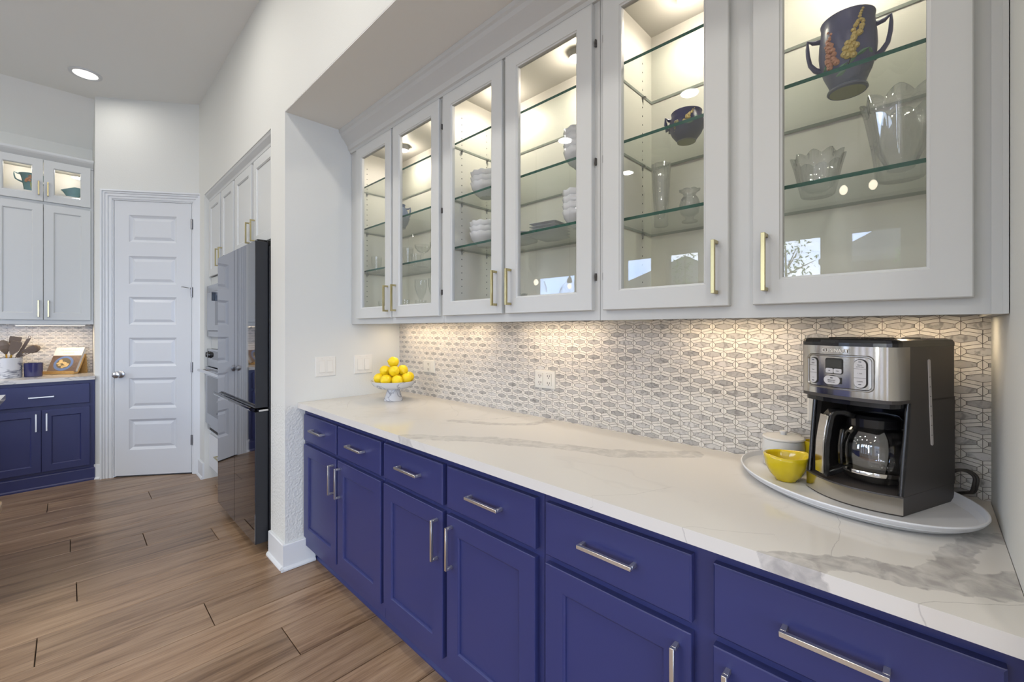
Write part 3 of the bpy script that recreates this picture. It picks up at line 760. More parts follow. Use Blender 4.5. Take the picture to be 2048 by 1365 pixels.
# ================================================================== LEFT (FAR) CABINETS
YB = 5.30; frB = frY(YB)
for k in range(4):
    x1 = .153-.625*k; x0 = x1-.623
    lb = ['navy base cabinet against the pantry side wall, under the cookbook stand', 'navy base cabinet second from the pantry door, partly cut by the photo edge',
          'navy base cabinet third from the pantry door, out of the photo', 'navy base cabinet farthest from the pantry door, out of the photo'][k]
    t = thing('base_cabinet', ((x0+x1)/2, YB, 0), lb, 'cabinet', group='navy base cabinets on the back wall')
    b = B(); b.box(x0, x1, YB+.002, 5.91, .02, .882); build('body', b, MNAVY, t)
    b = B(); profile_run(b, [(0, 0), (0, .018), (.012, .018), (.022, .012), (.10, .012), (.108, .006), (.112, 0)], frB, x0, x1); build('plinth', b, MNAVY, t)
    a, c_ = x0+.018, x1-.031
    dr = slabfront(t, frB, a, c_, .684, .856, MNAVY); pull(dr, frB, (a+c_)/2, .764, .145, False, MHANDLIT, DF)
    m_ = (a+c_)/2
    for i, (p, q) in enumerate(((a, m_-.0015), (m_+.0015, c_))):
        dd = shaker(t, frB, p, q, .138, .654, MNAVY, w=.055); pull(dd, frB, (q-.028 if i == 0 else p+.028), .555, .145, True, MHANDLIT, DF)
    # wall cabinet above
    YU = 5.59; fU = frY(YU)
    lb = ['tall white wall cabinet beside the pantry wall, lit vases behind its small glass doors', 'tall white wall cabinet cut by the left photo edge', 'tall white wall cabinet out of the photo, third from the pantry',
          'tall white wall cabinet out of the photo, fourth from the pantry'][k]
    t = thing('wall_cabinet', ((x0+x1)/2, YU, 1.37), lb, 'cabinet', group='tall white wall cabinets on the back wall')
    b = B(); b.box(x0, x0+.018, YU, 5.915, 1.372, 2.88); b.box(x1-.018, x1, YU, 5.915, 1.372, 2.88); b.box(x0+.018, x1-.018, 5.90, 5.915, 1.372, 2.88)
    for z0, z1 in ((1.372, 1.40), (2.425, 2.531), (2.80, 2.88)): b.box(x0+.018, x1-.018, YU, 5.90, z0, z1)
    build('body', b, MINT, t)
    b = B(); b.fbox(fU, x0, x0+.02, 1.37, 2.88, 0, .004); b.fbox(fU, x1-.03, x1, 1.37, 2.88, 0, .004); b.fbox(fU, x0+.02, x1-.03, 1.37, 1.41, 0, .004)
    b.fbox(fU, x0+.02, x1-.03, 2.41, 2.46, 0, .004); b.fbox(fU, x0+.02, x1-.03, 2.81, 2.88, 0, .004)
    build('face_frame', b, MCAB, t)
    a, c_ = x0+.012, x1-.020; m_ = (a+c_)/2
    for i, (p, q) in enumerate(((a, m_-.0015), (m_+.0015, c_))):
        dd = shaker(t, fU, p, q, 1.409, 2.422, MCAB, d0=.004, w=.06); pull(dd, fU, (q-.028 if i == 0 else p+.028), 1.505, .145, True, MBRASS, DF+.004)
        dd = shaker(t, fU, p, q, 2.448, 2.812, MCAB, d0=.004, w=.06, pane=MPANE); pull(dd, fU, (q-.026 if i == 0 else p+.026), 2.555, .12, True, MBRASS, DF+.004)
        xx = (p+q)/2; pk = build('puck_light', B().lathe([(.03, 0), (.03, -.008), (.024, -.010)], 20, (xx, 5.74, 2.80), cap0=True, cap1=False), MT, t)
        build('lens', B().lathe([(.024, -.009), (.012, -.0095)], 20, (xx, 5.74, 2.80), cap0=True, cap1=True), MPUCK, pk)
        point('puck_lamp', (xx, 5.72, 2.762), PUCK*.8, (1, .92, .80))
b = B(); profile_run(b, [(2.80, .004), (2.805, .012), (2.815, .016), (2.83, .030), (2.85, .046), (2.862, .052), (2.88, .054), (2.88, -.02), (2.80, -.02)], frY(5.59), -2.36, .153)
struct('trim_4', b, MCAB)
t = build('countertop', slab('c', -2.36, .1545, 5.275, 5.911, .884, ZC, .2), mat_marble('quartz_far', 2.2, (.76, .735, .69), (.42, .41, .41), .49, .53, rough=.13), org=(-1.1, 5.6, .884))
tag(t, 'white quartz countertop on the far navy cabinets under the cookbook', 'countertop')
t = thing('led_strip', (-.12, 5.78, 1.36), 'warm LED strip under the tall white wall cabinet, above the cookbook', 'light')
build('housing', B().box(-.33, .10, 5.61, 5.64, 1.358, 1.3715), MPLATE, t); build('diffuser', B().box(-.325, .095, 5.613, 5.637, 1.355, 1.3582), MSTRIP, t)
area('strip_lamp', (-.115, 5.70, 1.352), (0, 0, 0), .42, .02, UND*1.5, WARM)
area('strip_lamp', (-1.3, 5.70, 1.352), (0, 0, 0), 1.6, .02, UND*2, WARM)

# ================================================================== RECESS: FRIDGE, OVENS, CABINETS
FC = .88; frC = frX(FC)
t = thing('tower_cabinet', (FC, 4.22, 0), 'white built-in cabinet tower around the wall oven and microwave beyond the fridge', 'cabinet')
TY0, TY1 = 3.746, 4.598
b = B(); b.box(FC+.02, 1.59, TY0, TY0+.02, .09, 2.44); b.box(FC+.02, 1.59, TY1-.02, TY1, .09, 2.44); b.box(1.57, 1.59, TY0+.02, TY1-.02, .09, 2.44)
for z0, z1 in ((.09, .11), (.405, .42), (1.165, 1.245), (1.72, 1.76), (2.42, 2.44)): b.box(FC+.02, 1.57, TY0+.02, TY1-.02, z0, z1)
build('body', b, MCAB, t)
b = B(); b.box(FC, FC+.02, TY0, TY0+.025, .09, 2.47); b.box(FC, FC+.02, TY1-.012, TY1, .09, 2.47)
for z0, z1 in ((.09, .12), (.40, .445), (1.155, 1.262), (1.705, 1.785), (2.41, 2.47)): b.box(FC, FC+.02, TY0+.025, TY1-.012, z0, z1)
build('face_frame', b, MCAB, t); build('toe_kick', B().box(.93, .95, TY0, TY1, 0, .09), MCAB, t)
for i, (a, c_) in enumerate(((4.195, 4.590), (3.785, 4.150))):
    dd = shaker(t, frC, a, c_, 1.790, 2.452, MCAB, w=.06); pull(dd, frC, (a+.028 if i == 0 else c_-.028), 1.92, .145, True, MBRASS, DF)
dr = build('drawer', B().rect_rings(frC, TY0+.01, 4.585, .115, .402, [(0, 0), (0, .016), (.003, .0195)]), MT, t); pull(dr, frC, 4.2, .26, .15, False, MBRASS, DF)
t = thing('bridge_cabinet', (FC, 3.27, 1.87), 'white two door cabinet above the fridge', 'cabinet')
b = B(); b.box(FC+.02, 1.59, 2.80, 3.742, 1.885, 2.44); build('body', b, MCAB, t)
b = B(); b.box(FC, FC+.02, 2.80, 2.865, 1.87, 2.47); b.box(FC, FC+.02, 3.722, 3.742, 1.87, 2.47); b.box(FC, FC+.02, 2.865, 3.722, 1.87, 1.90); b.box(FC, FC+.02, 2.865, 3.722, 2.43, 2.47); b.box(FC, FC+.02, 3.27, 3.31, 1.9, 2.43)
build('face_frame', b, MCAB, t)
for i, (a, c_) in enumerate(((3.320, 3.732), (2.85, 3.262))):
    dd = shaker(t, frC, a, c_, 1.885, 2.452, MCAB, w=.06); pull(dd, frC, (a+.028 if i == 0 else c_-.028), 1.985, .145, True, MBRASS, DF)
b = B(); profile_run(b, [(2.452, -.02), (2.452, .004), (2.46, .016), (2.475, .020), (2.50, .042), (2.512, .048), (2.514, .050), (2.514, -.02)], frC, YP+.001, YE-.001)
struct('trim_5', b, MCAB)
build_ = None
# side panel of the fridge bay
struct('trim_6', B().box(FC, 1.59, YP+.001, YP+.008, 0, 1.87), MW)

fg = thing('refrigerator', (.752, 3.276, 0), 'tall mirror-finish black stainless four door refrigerator standing in the wall recess', 'refrigerator')
F0, F1 = 2.824, 3.727; FX = .752
build('body', B().box(FX+.075, 1.50, F0+.004, F1-.004, .06, 1.825), MFSIDE, fg, bevel=.004)
mid = 3.276
for (a, c_, z0, z1) in ((mid+.0025, F1, .864, 1.845), (F0, mid-.0025, .864, 1.845), (mid+.0025, F1, .066, .841), (F0, mid-.0025, .066, .841)):
    dd = B(); dd.box(FX+.002, FX+.070, a, c_, z0, z1)
    dd = build('door', dd, MFSIDE, fg, bevel=.002)
    build('door_skin', B().box(FX, FX+.0019, a+.001, c_-.001, z0+.001, z1-.001), MFRID, dd)
for (a, c_) in ((mid+.004, F1-.004), (F0+.002, mid-.004)):
    b = B(); b.loft([[(FX-.001, y, .848), (FX-.022, y, .851), (FX-.030, y, .862), (FX-.030, y, .872), (FX-.020, y, .872), (FX-.014, y, .866), (FX-.001, y, .8615)] for y in (a, c_)])
    build('handle', b, P('handle_black', (.05, .05, .055), .08, 1) if a > mid else bpy.data.materials['handle_black'], fg)
build('hinge', B().box(FX+.02, FX+.10, F0+.03, F0+.075, 1.846, 1.862).box(FX+.072, FX+.14, F0+.02, F0+.075, 1.8255, 1.861), MBLK, fg, bevel=.003)
build('hinge', B().box(FX+.02, FX+.11, F0-.004, F0+.03, .8435, .853), MCHROME, fg)
build('hinge', B().box(FX+.02, FX+.10, F1-.075, F1-.03, 1.846, 1.862).box(FX+.072, FX+.14, F1-.075, F1-.03, 1.8255, 1.861), MBLK, fg, bevel=.003)
for yy in (F0+.04, F1-.04):
    for xx in (FX+.10, 1.45): build('foot', B().lathe([(.022, 0), (.022, .02), (.012, .024), (.012, .056)], 14, (xx, yy, 0), cap0=True, cap1=True), MBLK, fg)

def vtext(name, s, size, mat, parent, y, z, X):   # text on a -X facing panel
    M = Matrix.Translation(Vector((X, y, z))-top_loc(parent)) @ Matrix(((0, 0, -1, 0), (-1, 0, 0, 0), (0, 1, 0, 0), (0, 0, 0, 1)))
    return text_mesh(name, s, size, mat, parent, M)
OX = .844
mw = thing('microwave', (OX, 4.22, 1.25), 'built-in stainless microwave in the cabinet tower, above the wall oven', 'microwave')
frO = frX(OX+.02)
b = B().rect_rings(frO, 3.80, 4.588, 1.262, 1.705, [(0, 0), (0, .018), (.002, .02)]); build('trim_panel', b, MOVEN, mw)
build('body', B().box(FC+.021, 1.3, 3.84, 4.55, 1.28, 1.69), MFSIDE, mw)
b = B().rect_rings(frO, 3.93, 4.505, 1.315, 1.64, [(0, .0205), (0, .032), (.003, .034)]); dd = build('door', b, MOVEN, mw)
b = B(); b.rect_rings(frO, 3.925, 4.51, 1.310, 1.645, [(0, .0202), (0, .024), (.006, .024), (.006, .0202)], closed=True); build('gasket', b, MSLOT, mw)
build('window', B().fbox(frO, 3.97, 4.20, 1.36, 1.60, .0342, .036), MDARKG, dd)
build('handle', B().fbox(frO, 4.215, 4.235, 1.56, 1.63, .0342, .055), MBLK, dd)
ov = thing('wall_oven', (OX, 4.22, .42), 'built-in stainless wall oven with two black knobs and bar handle beyond the fridge', 'oven')
build('body', B().box(FC+.021, 1.45, 3.82, 4.56, .46, 1.14), MFSIDE, ov)
build('control_panel', B().rect_rings(frO, 3.80, 4.588, 1.005, 1.155, [(0, 0), (0, .018), (.002, .02)]), MOVEN, ov)
dd = build('door', B().rect_rings(frO, 3.80, 4.588, .505, .998, [(0, 0), (0, .028), (.003, .03)]), MOVEN, ov)
build('lower_panel', B().rect_rings(frO, 3.80, 4.588, .445, .498, [(0, 0), (0, .012), (.002, .014)]), MOVEN, ov)
build('vent', B().fbox(frO, 3.9, 4.50, .452, .470, .0142, .016), MSLOT, ov)
build('window', B().fbox(frO, 4.00, 4.50, .60, .92, .0302, .033), MDARKG, dd)
b = B(); 
for yy in (4.56, 3.89): b.tube([(OX-.010, yy, .968), (OX-.055, yy, .968)], .008, 10)
b.tube([(OX-.055, 4.60, .968), (OX-.055, 3.85, .968)], .013, 14); build('handle', b, MCHROME, dd, smooth=True)
for yy in (4.515, 4.44, 3.96):
    kb = build('knob', B().loft(disc_stack(frO, yy, 1.105, [(.030, .0202), (.030, .026), (.024, .028), (.022, .040), (.018, .043)])), MBLK, ov, smooth=True)
build('display', B().fbox(frO, 4.05, 4.38, 1.07, 1.14, .0202, .022), MDARKG, ov)

# ================================================================== OUTLETS AND SWITCHES
def outlet(y, z, w, h, lb, rockers):
    t = thing('outlet', (1.5425, y, z), lb, 'outlet'); fr = frX(1.5432)
    build('plate', B().rect_rings(fr, y-w/2, y+w/2, z-h/2, z+h/2, [(0, -.001), (0, .003), (.004, .006)]), MPLATE, t)
    for k in rockers:
        rc = build('socket', B().rect_rings(fr, y+k-.017, y+k+.017, z-.030 if h > .09 else z-.028, z+.030 if h > .09 else z+.028, [(0, .0062), (.001, .0085)]), MPLATE, t)
        b = B()
        for zz in (-.016, .016):
            for yy in (-.006, .006): b.fbox(fr, y+k+yy-.0013, y+k+yy+.0013, z+zz-.004, z+zz+.005, .0083, .0090)
            b.fbox(fr, y+k-.002, y+k+.002, z+zz-.010, z+zz-.006, .0083, .0090)
        build('slots', b, MSLOT, rc)
outlet(2.21, 1.098, .118, .078, 'small white outlet on the tiles behind the lemons', (0,))
outlet(1.285, 1.095, .122, .085, 'white double outlet on the tiles in the middle of the backsplash', (-.026, .026))
outlet(.2015, 1.095, .125, .085, 'white outlet plate on the tiles partly hidden behind the coffee maker', (-.024, .024))
for xc, lb in ((1.050, 'double rocker light switch on the niche end wall, nearer the fridge'), (1.284, 'double rocker light switch on the niche end wall, nearer the tiles')):
    zc = 1.108; fr = frY(YL); t = thing('light_switch', (xc, YL, zc), lb, 'light switch', group='double rocker switches')
    build('plate', B().rect_rings(fr, xc-.060, xc+.060, zc-.058, zc+.058, [(0, -.001), (0, .003), (.004, .006)]), MPLATE, t)
    for k in (-.023, .023):
        build('switch_frame', B().rect_rings(fr, xc+k-.0175, xc+k+.0175, zc-.036, zc+.036, [(0, .0055), (0, .0068), (.0012, .0072)]), MPLATW, t)
        b = B(); pr = [(zc-.033, .0073), (zc-.033, .0125), (zc-.003, .0100), (zc+.033, .0082), (zc+.033, .0073)]
        b.loft([[fr(u, v, d) for v, d in pr] for u in (xc+k-.015, xc+k+.015)]); build('rocker', b, MPLATE, t)
        for zz in (-.047, .047): build('screw', B().loft(disc_stack(fr, xc+k, zc+zz, [(.0028, .0062), (.0028, .0068)], 8)), MPLATW, t)

# ================================================================== COFFEE MAKER AND TRAY
TZ = ZC+.0005
ang = math.atan2(.812, .584); ta, tb = .273, .203
t = thing('tray', (1.386, .161, TZ), 'large oval white ceramic tray under the coffee maker', 'tray', rz=ang)
b = B(); prof = [(.86, 0), (.90, .003), (.985, .019), (1.0, .026), (.996, .0285), (.985, .0285), (.965, .014), (.925, .0085), (.5, .008)]
b.loft([[(ta*k*math.cos(2*PI*i/72), tb*k*math.sin(2*PI*i/72)*(1.0 if k > .9 else .98), z) for i in range(72)] for k, z in prof])
build('dish', b, MTRAY, t, local=True, smooth=True)
CMZ = TZ+.0085
cm = thing('coffee_maker', (1.2915, .1355, CMZ), 'black and stainless drip coffee maker with glass carafe on the oval tray', 'coffee maker', rz=math.atan2(-.927, -.375))
HB = .2275
def head_front(n=9):
    pts = [(-.100, .030), (-.1, .0), (-.0985, -.014), (-.093, -.026)]
    for i in range(n): x = -.085+.17*i/(n-1); pts.append((x, -.0465+.0155*(x/.085)**2))
    pts += [(.093, -.026), (.0985, -.014), (.1, .0), (.100, .030)]
    return pts
def base_front(n=11): return [(x, -.036*(1-(x/.101)**2)) for x in [-.101+.202*i/(n-1) for i in range(n)]]
fx = lambda x: -.0465+.0155*(x/.085)**2
def ring(pts, z, back=True, bx=.1, by=HB): return [(x, y, z) for x, y in pts] + ([(bx, by-.006, z), (bx-.006, by, z), (-bx+.006, by, z), (-bx, by-.006, z)] if back else [])
def scale_pts(pts, k, dy=0): return [(x*k, y*k+dy) for x, y in pts]
# body: base, rear column, side cheeks, head core, as one shell each
b = B(); bf = base_front()
b.loft([ring(scale_pts(bf, .985), .0), ring(scale_pts(bf, .985), .006), ring(bf, .0065), ring(bf, .0405), ring(scale_pts(bf, .985), .043)])
build('base', b, MBLKM, cm, local=True)
b = B(); b.loft([[(x, y-.0012, z) for x, y in bf]+[(x, y+.0005, z) for x, y in bf[::-1]] for z in (.003, .0400)])
build('base_band', b, MSTAIN, cm, local=True, smooth=True)
b = B(); b.box(-.0995, .0995, .150, HB-.001, .043, .246); build('rear_column', b, MBLK, cm, local=True)
for sx in (-1, 1):
    b = B(); o_ = sx*.1; i_ = sx*.088
    poly = [(o_, .004), (o_, HB-.002), (i_, HB-.002), (i_, .016), (sx*.092, .004)]
    b.loft([[(x, y, z) for x, y in ((x_, y_+(.027*(z-.04)/.2 if y_ < .05 else 0)) for x_, y_ in poly)] for z in (.0405, .12, .2465)]); build('side_panel', b, MBLKM, cm, local=True)
    b = B(); b.tube([(sx*.0955, .003, .043), (sx*.0955, .011, .10), (sx*.0965, .022, .18), (sx*.0965, .030, .243)], .0052, 10); build('edge_trim', b, MBLK, cm, local=True, smooth=True)
hf = head_front(); b = B()
b.loft([ring(scale_pts(hf, .99), .243), ring(hf, .2435), ring(hf, .372), ring(scale_pts(hf, .985), .376)]); build('head', b, MBLKM, cm, local=True)
b = B(); b.loft([[(x*.93, y*.93+.003, z) for x, y in hf]+[(.09, .14, z), (-.09, .14, z)] for z in (.232, .2431)]); build('brew_basket', b, MBLK, cm, local=True)
b = B(); hfo = [(x*1.004, y-.0014) for x, y in hf]
b.loft([[(x, y, z) for x, y in hfo]+[(x*.992, y+.003, z) for x, y in hf[::-1]] for z in (.251, .3665)]); build('front_panel', b, MSTAIN, cm, local=True, smooth=True)
b = B(); b.loft([ring(scale_pts(hf, 1.006), .3668, bx=.1006, by=HB+.001), ring(scale_pts(hf, 1.006), .3745, bx=.1006, by=HB+.001), ring(scale_pts(hf, .985), .381, bx=.098, by=HB-.002), ring(scale_pts(hf, .90), .3845, bx=.09, by=HB-.014)])
lid = build('lid', b, MBLK, cm, local=True)
build('lid_rim', B().box(-.06, .06, .02, .17, .3845, .3862), MBLK, lid, local=True, bevel=.001)
# water gauge on the right side
def rrect(hw, hh, r, n=5):
    o = []
    for cx_, cz_, a0 in ((hw-r, hh-r, 0), (-hw+r, hh-r, 90), (-hw+r, -hh+r, 180), (hw-r, -hh+r, 270)):
        for i in range(n+1): a = R(a0+90*i/n); o.append((cx_+r*math.cos(a), cz_+r*math.sin(a)))
    return o
b = B(); poly = rrect(.0046, .098, .0045); frS = lambda u, v, d: (.1005+d, .113+u-(v-.24)*.0+(.24-v)*.07, v)
b.loft([[frS(u, v+.240, d) for u, v in poly] for d in (-.001, .0012)])
gg = build('water_gauge', b, P('gauge_clear', (.62, .58, .56), .25), cm, local=True)
b = B()
for k in range(7): b.fbox(frS, -.003, .001, .165+.022*k, .1665+.022*k, .0012, .0016)
build('gauge_mark', b, MBLKM, gg, local=True)
# control face, set into the curved front
def face(x, z, off=0):
    sl_ = 2*.0155*x/.085**2; n_ = Vector((sl_, -1, 0)).normalized(); tx = Vector((1, sl_, 0)).normalized()
    o_ = Vector((x, fx(x)-.0016, z))+n_*off
    return Matrix(((tx.x, 0, n_.x, o_.x), (tx.y, 0, n_.y, o_.y), (0, 1, 0, o_.z), (0, 0, 0, 1)))
def plate_on(b, x, z, hw, hh, r, d0, d1, n=5, cols=1):
    poly = rrect(hw, hh, r, n)
    def pt(u, v, d):
        m = face(x+u, z+v, d); return tuple(m.translation)
    return b.loft([[pt(u, v, d) for u, v in poly] for d in (d0, d1)])
b = B()
def fine(poly, n=16):
    # split the long straight sides so that they can follow the curved front
    o = []
    for i, p in enumerate(poly):
        q = poly[(i+1) % len(poly)]; m_ = n if math.hypot(q[0]-p[0], q[1]-p[1]) > .02 else 1
        o += [(p[0]+(q[0]-p[0])*k/m_, p[1]+(q[1]-p[1])*k/m_) for k in range(m_)]
    return o
outer, inner, inn2, o2 = [fine(rrect(*a_)) for a_ in ((.071, .0395, .012, 6), (.0685, .037, .010, 6), (.067, .0355, .009, 6), (.0725, .041, .013, 6))]
def ptf(u, v, d): return tuple(face(-.005+u, .306+v, d).translation)
MBEZ = P('bezel_steel', (.42, .40, .37), .22, 1)
b.loft([[ptf(u, v, 0) for u, v in o2], [ptf(u, v, .0024) for u, v in outer], [ptf(u, v, .0024) for u, v in inner], [ptf(u, v, .0001) for u, v in inn2]], cap0=False, cap1=False)
build('control_bezel', b, MBEZ, cm, local=True, smooth=True)
MBTN = P('button_grey', (.60, .59, .60), .4)
def button_stack(x, z, hw, hh, splits, texts, marks):
    w = build('button_well', plate_on(B(), x+.001, z, hw+.0018, hh+.0018, hw+.001, 0, .0006), MSLOT, cm, local=True)
    bt = build('button', plate_on(B(), x, z, hw, hh, min(hw, hh)*.98, .0004, .0024), MBTN, cm, local=True)
    for zz in splits: build('split_line', plate_on(B(), x, zz, hw, .0003, .0001, .0022, .0027, 1), MBLKM, bt, local=True)
    for (zz, s_, sz) in texts: text_mesh('button_text', s_, sz, MBLKM, bt, face(x, zz, .0026), .0001)
    for zz in marks: build('indicator', plate_on(B(), x, zz, min(.0028, hw*.5), .0007, .0006, .0022, .0028, 2), MBLK, bt, local=True)
button_stack(-.0585, .3058, .0088, .0300, (.3185, .3005, )[:2], [(.3235, 'BOLD', .0032), (.3075, 'Time', .0032), (.288, '1-4', .0034)], (.3315, .2815))
button_stack(.0425, .3060, .0108, .0310, (.3170, .2965), [(.3255, 'PROG', .0032), (.3212, 'AUTO ON', .0030), (.3068, '1 Tone', .0030), (.2885, 'CLEAN', .0034)], (.3325, .2820))
button_stack(-.0135, .2860, .0178, .0098, (), [(.2858, 'BREW/OFF', .0036), (.2815, 'AUTO OFF', .0032)], (.2915,))
build('clock_frame', plate_on(B(), -.0095, .3195, .0190, .0185, .005, 0, .0012), MSLOT, cm, local=True)
lc = build('clock_display', plate_on(B(), -.0095, .3255, .0175, .0095, .003, .001, .0020), P('lcd', (.045, .045, .040), .15), cm, local=True)
for k, tx in ((-1, 'HR'), (1, 'MIN')):
    bt = build('button', plate_on(B(), -.0095+k*.0089, .3083, .0084, .0056, .003, .001, .0024), MBTN, cm, local=True)
    text_mesh('button_text', tx, .0036, MBLKM, bt, face(-.0095+k*.0089, .3083, .0026), .0001)
text_mesh('raised_logo', 'CUISINART', .0112, P('raised_steel', (.90, .86, .78), .45, .3), cm, face(-.008, .3555, .0001), .0004, bold=True, spacing=1.05)
# carafe
kc = (.012, .071, .0465)
t = thing('carafe', tuple(cm.matrix_basis @ Vector(kc)), 'glass carafe with black collar and stainless handle inside the coffee maker', 'carafe', rz=math.atan2(-.927, -.375))
po = [(.040, .0), (.058, .002), (.0665, .012), (.0715, .032), (.0735, .060), (.072, .085), (.066, .107), (.056, .124), (.049, .131)]
b = B().lathe(po+[(r-.0022, z) for r, z in po[::-1][:-1]]+[(.038, .0025)], 40, cap0=True, cap1=True)
MCARAFE = mat_pane('carafe_glass', (.84, .84, .84), .17)
build('jug', b, MCARAFE, t, local=True, smooth=True)
b = B().lathe([(.0700, .020), (.0725, .021), (.0728, .029), (.0722, .030)], 40); build('band', b, MSTAIN, t, local=True, smooth=True)
b = B().lathe([(.0475, .120), (.052, .122), (.052, .147), (.046, .154), (.030, .156), (.0, .157)], 36, cap0=True); build('collar', b, MBLK, t, local=True, smooth=True)
hx = Vector((-.047, -.088)).normalized()
def hp(r, z, s_=0): return (hx.x*r-hx.y*s_, hx.y*r+hx.x*s_, z)
path = [(.050, .150), (.075, .160), (.094, .160), (.103, .150), (.109, .120), (.114, .085), (.1155, .050), (.115, .016), (.110, .006)]
b = B()
def sweep(b, path, inset, w0, w1):
    rings = []
    for i, (r, z) in enumerate(path):
        a = Vector(path[max(i-1, 0)]); c_ = Vector(path[min(i+1, len(path)-1)]); d = (c_-a).normalized(); nn = Vector((-d.y, d.x))
        p0 = Vector((r, z))+nn*w1; p1 = Vector((r, z))-nn*w1
        hw = inset
        rings.append([hp(p0.x, p0.y, -hw), hp(p0.x, p0.y, hw), hp(p1.x, p1.y, hw), hp(p1.x, p1.y, -hw)])
    return b.loft(rings)
sweep(b, path, .0135, 0, .007); b2 = [(.066, .027), (.085, .018), (.108, .010)]; sweep(b, b2, .009, 0, .007); sweep(b, [(.071, .118), (.0765, .08), (.0765, .05), (.0755, .032)], .006, 0, .0035)
hd = build('handle', b, MBLK, t, local=True, bevel=.003)
b = B(); sweep(b, [(.1125, .152), (.1185, .120), (.1235, .085), (.1250, .050), (.1245, .012)], .0140, 0, .0018); build('handle_face', b, MSTAIN, hd, local=True, bevel=.001)
b = B().tube([(1.470, -.012, 1.000), (1.490, -.040, 1.012), (1.485, -.064, 1.010), (1.478, -.070, .985), (1.455, -.066, .955), (1.425, -.058, .940)], .0035, 8)
b = B()
# cord leaves the rear of the machine, loops up and drops behind the tray
pts = [(1.474, -.022, .976), (1.487, -.041, .988), (1.494, -.060, .990), (1.496, -.0745, .978), (1.497, -.074, .958), (1.508, -.070, .938), (1.522, -.060, .930), (1.530, -.030, .919), (1.532, .03, .9178), (1.532, .12, .9178)]
def crv(P_, n=6):
    P_ = [Vector(p) for p in P_]; o = []
    for i in range(len(P_)-1):
        a, b0, c0, d = P_[max(i-1, 0)], P_[i], P_[i+1], P_[min(i+2, len(P_)-1)]
        for k in range(n):
            q = k/n; o.append(tuple(.5*((2*b0)+(c0-a)*q+(2*a-5*b0+4*c0-d)*q*q+(3*b0-a-3*c0+d)*q**3)))
    return o+[tuple(P_[-1])]
pts = crv(pts)
b.tube(pts, .0034, 10); b.tube([(x+.0035, y-.005, z) for x, y, z in pts], .0034, 10)
tag(build('power_cord', b, MBLKM, org=pts[-1], smooth=True), 'black power cord looping behind the right side of the coffee maker', 'cord')

# ---- yellow bowl, sugar pot, small pitcher
t = thing('bowl', (1.345, .279, CMZ), 'small yellow lemon-shaped ceramic bowl at the left end of the oval tray', 'bowl', rz=R(-40))
def ymod(th, r, z):
    k = 1+.022*abs(math.cos(5*th)); tip = max(0, math.cos(th))**14*.16+max(0, -math.cos(th))**20*.05
    q = min(1, max(0, z/.068)); return (r*(k+tip*q*q), z+.004*q*q*math.cos(th)**6)
pr = [(.022, 0), (.024, .0005), (.025, .004), (.038, .018), (.047, .038), (.0505, .058), (.0515, .068), (.0495, .0685), (.0475, .060), (.044, .040), (.034, .021), (.018, .012), (.002, .011)]
build('basin', B().lathe(pr, 60, mod=ymod, cap0=True, cap1=True), MYBOWL, t, local=True, smooth='full')
t = thing('sugar_bowl', (1.474, .312, CMZ), 'round white lidded ceramic sugar pot behind the yellow bowl', 'pot')
build('body', B().lathe([(.044, 0), (.050, .004), (.055, .055), (.0525, .080), (.050, .082)], 40, cap0=True, cap1=True), MSUG, t, local=True, smooth=True)
lid = build('lid', B().lathe([(.0535, .0822), (.0545, .085), (.052, .0885), (.030, .093), (.003, .094)], 40, cap0=True, cap1=True), MSUG, t, local=True, smooth=True)
build('knob', B().lathe([(.008, .0935), (.008, .098), (.0105, .101), (.010, .105), (.004, .1065)], 20, cap0=True, cap1=True), MSUG, lid, local=True, smooth=True)
t = thing('pitcher', (1.485, .240, CMZ), 'small yellow pitcher mostly hidden behind the coffee maker', 'pitcher')
build('body', B().lathe([(.018, 0), (.024, .01), (.026, .04), (.020, .065), (.024, .085), (.021, .085), (.017, .065), (.01, .01)], 28, cap0=True, cap1=True), MYBOWL, t, local=True, smooth=True)

# ---- lemons on the marble stand
SX, SY = 1.31, 2.235
t = thing('fruit_stand', (SX, SY, ZC), 'white marble pedestal bowl piled with lemons in the counter corner', 'bowl')
pr = [(.056, .072), (.085, .074), (.112, .090), (.126, .112), (.129, .116), (.124, .116), (.108, .096), (.085, .084), (.002, .080)]
build('basin', B().lathe(pr, 56, cap0=True, cap1=True), MMARB, t, local=True, smooth=True)
build('pedestal', B().lathe([(.052, 0), (.054, .003), (.050, .018), (.042, .040), (.036, .060), (.036, .0725)], 40, cap0=True, cap1=True), MMARBF, t, local=True, smooth=True)
vd = Vector((SX, SY)).normalized(); rt = Vector((vd.y, -vd.x))
lem = [(0, 0, 1.1375, 'topmost lemon of the pile on the marble stand'), (-.047, .008, 1.088, 'lemon at the left of the middle tier of the pile'), (.003, .046, 1.087, 'front lemon of the middle tier, right under the topmost lemon'),
       (.052, .006, 1.089, 'lemon at the right of the middle tier of the pile'), (.0, -.052, 1.086, 'lemon at the back of the middle tier, hidden behind the others'),
       (-.078, .010, 1.040, 'leftmost lemon of the bottom tier, against the bowl rim'), (-.040, .064, 1.036, 'second lemon from the left in the bottom tier, lying lengthwise'),
       (.020, .078, 1.032, 'front middle lemon of the bottom tier, end turned forward'), (.070, .042, 1.038, 'fourth lemon of the bottom tier, right of the front middle one'),
       (.088, -.018, 1.041, 'rightmost lemon of the bottom tier, against the bowl rim'), (.035, -.080, 1.038, 'back right lemon of the bottom tier, hidden from the front'), (-.045, -.072, 1.038, 'back left lemon of the bottom tier, hidden from the front'),
       (.0, -.005, 1.030, 'lemon in the very middle of the bottom tier')]
rl = random.Random(5)
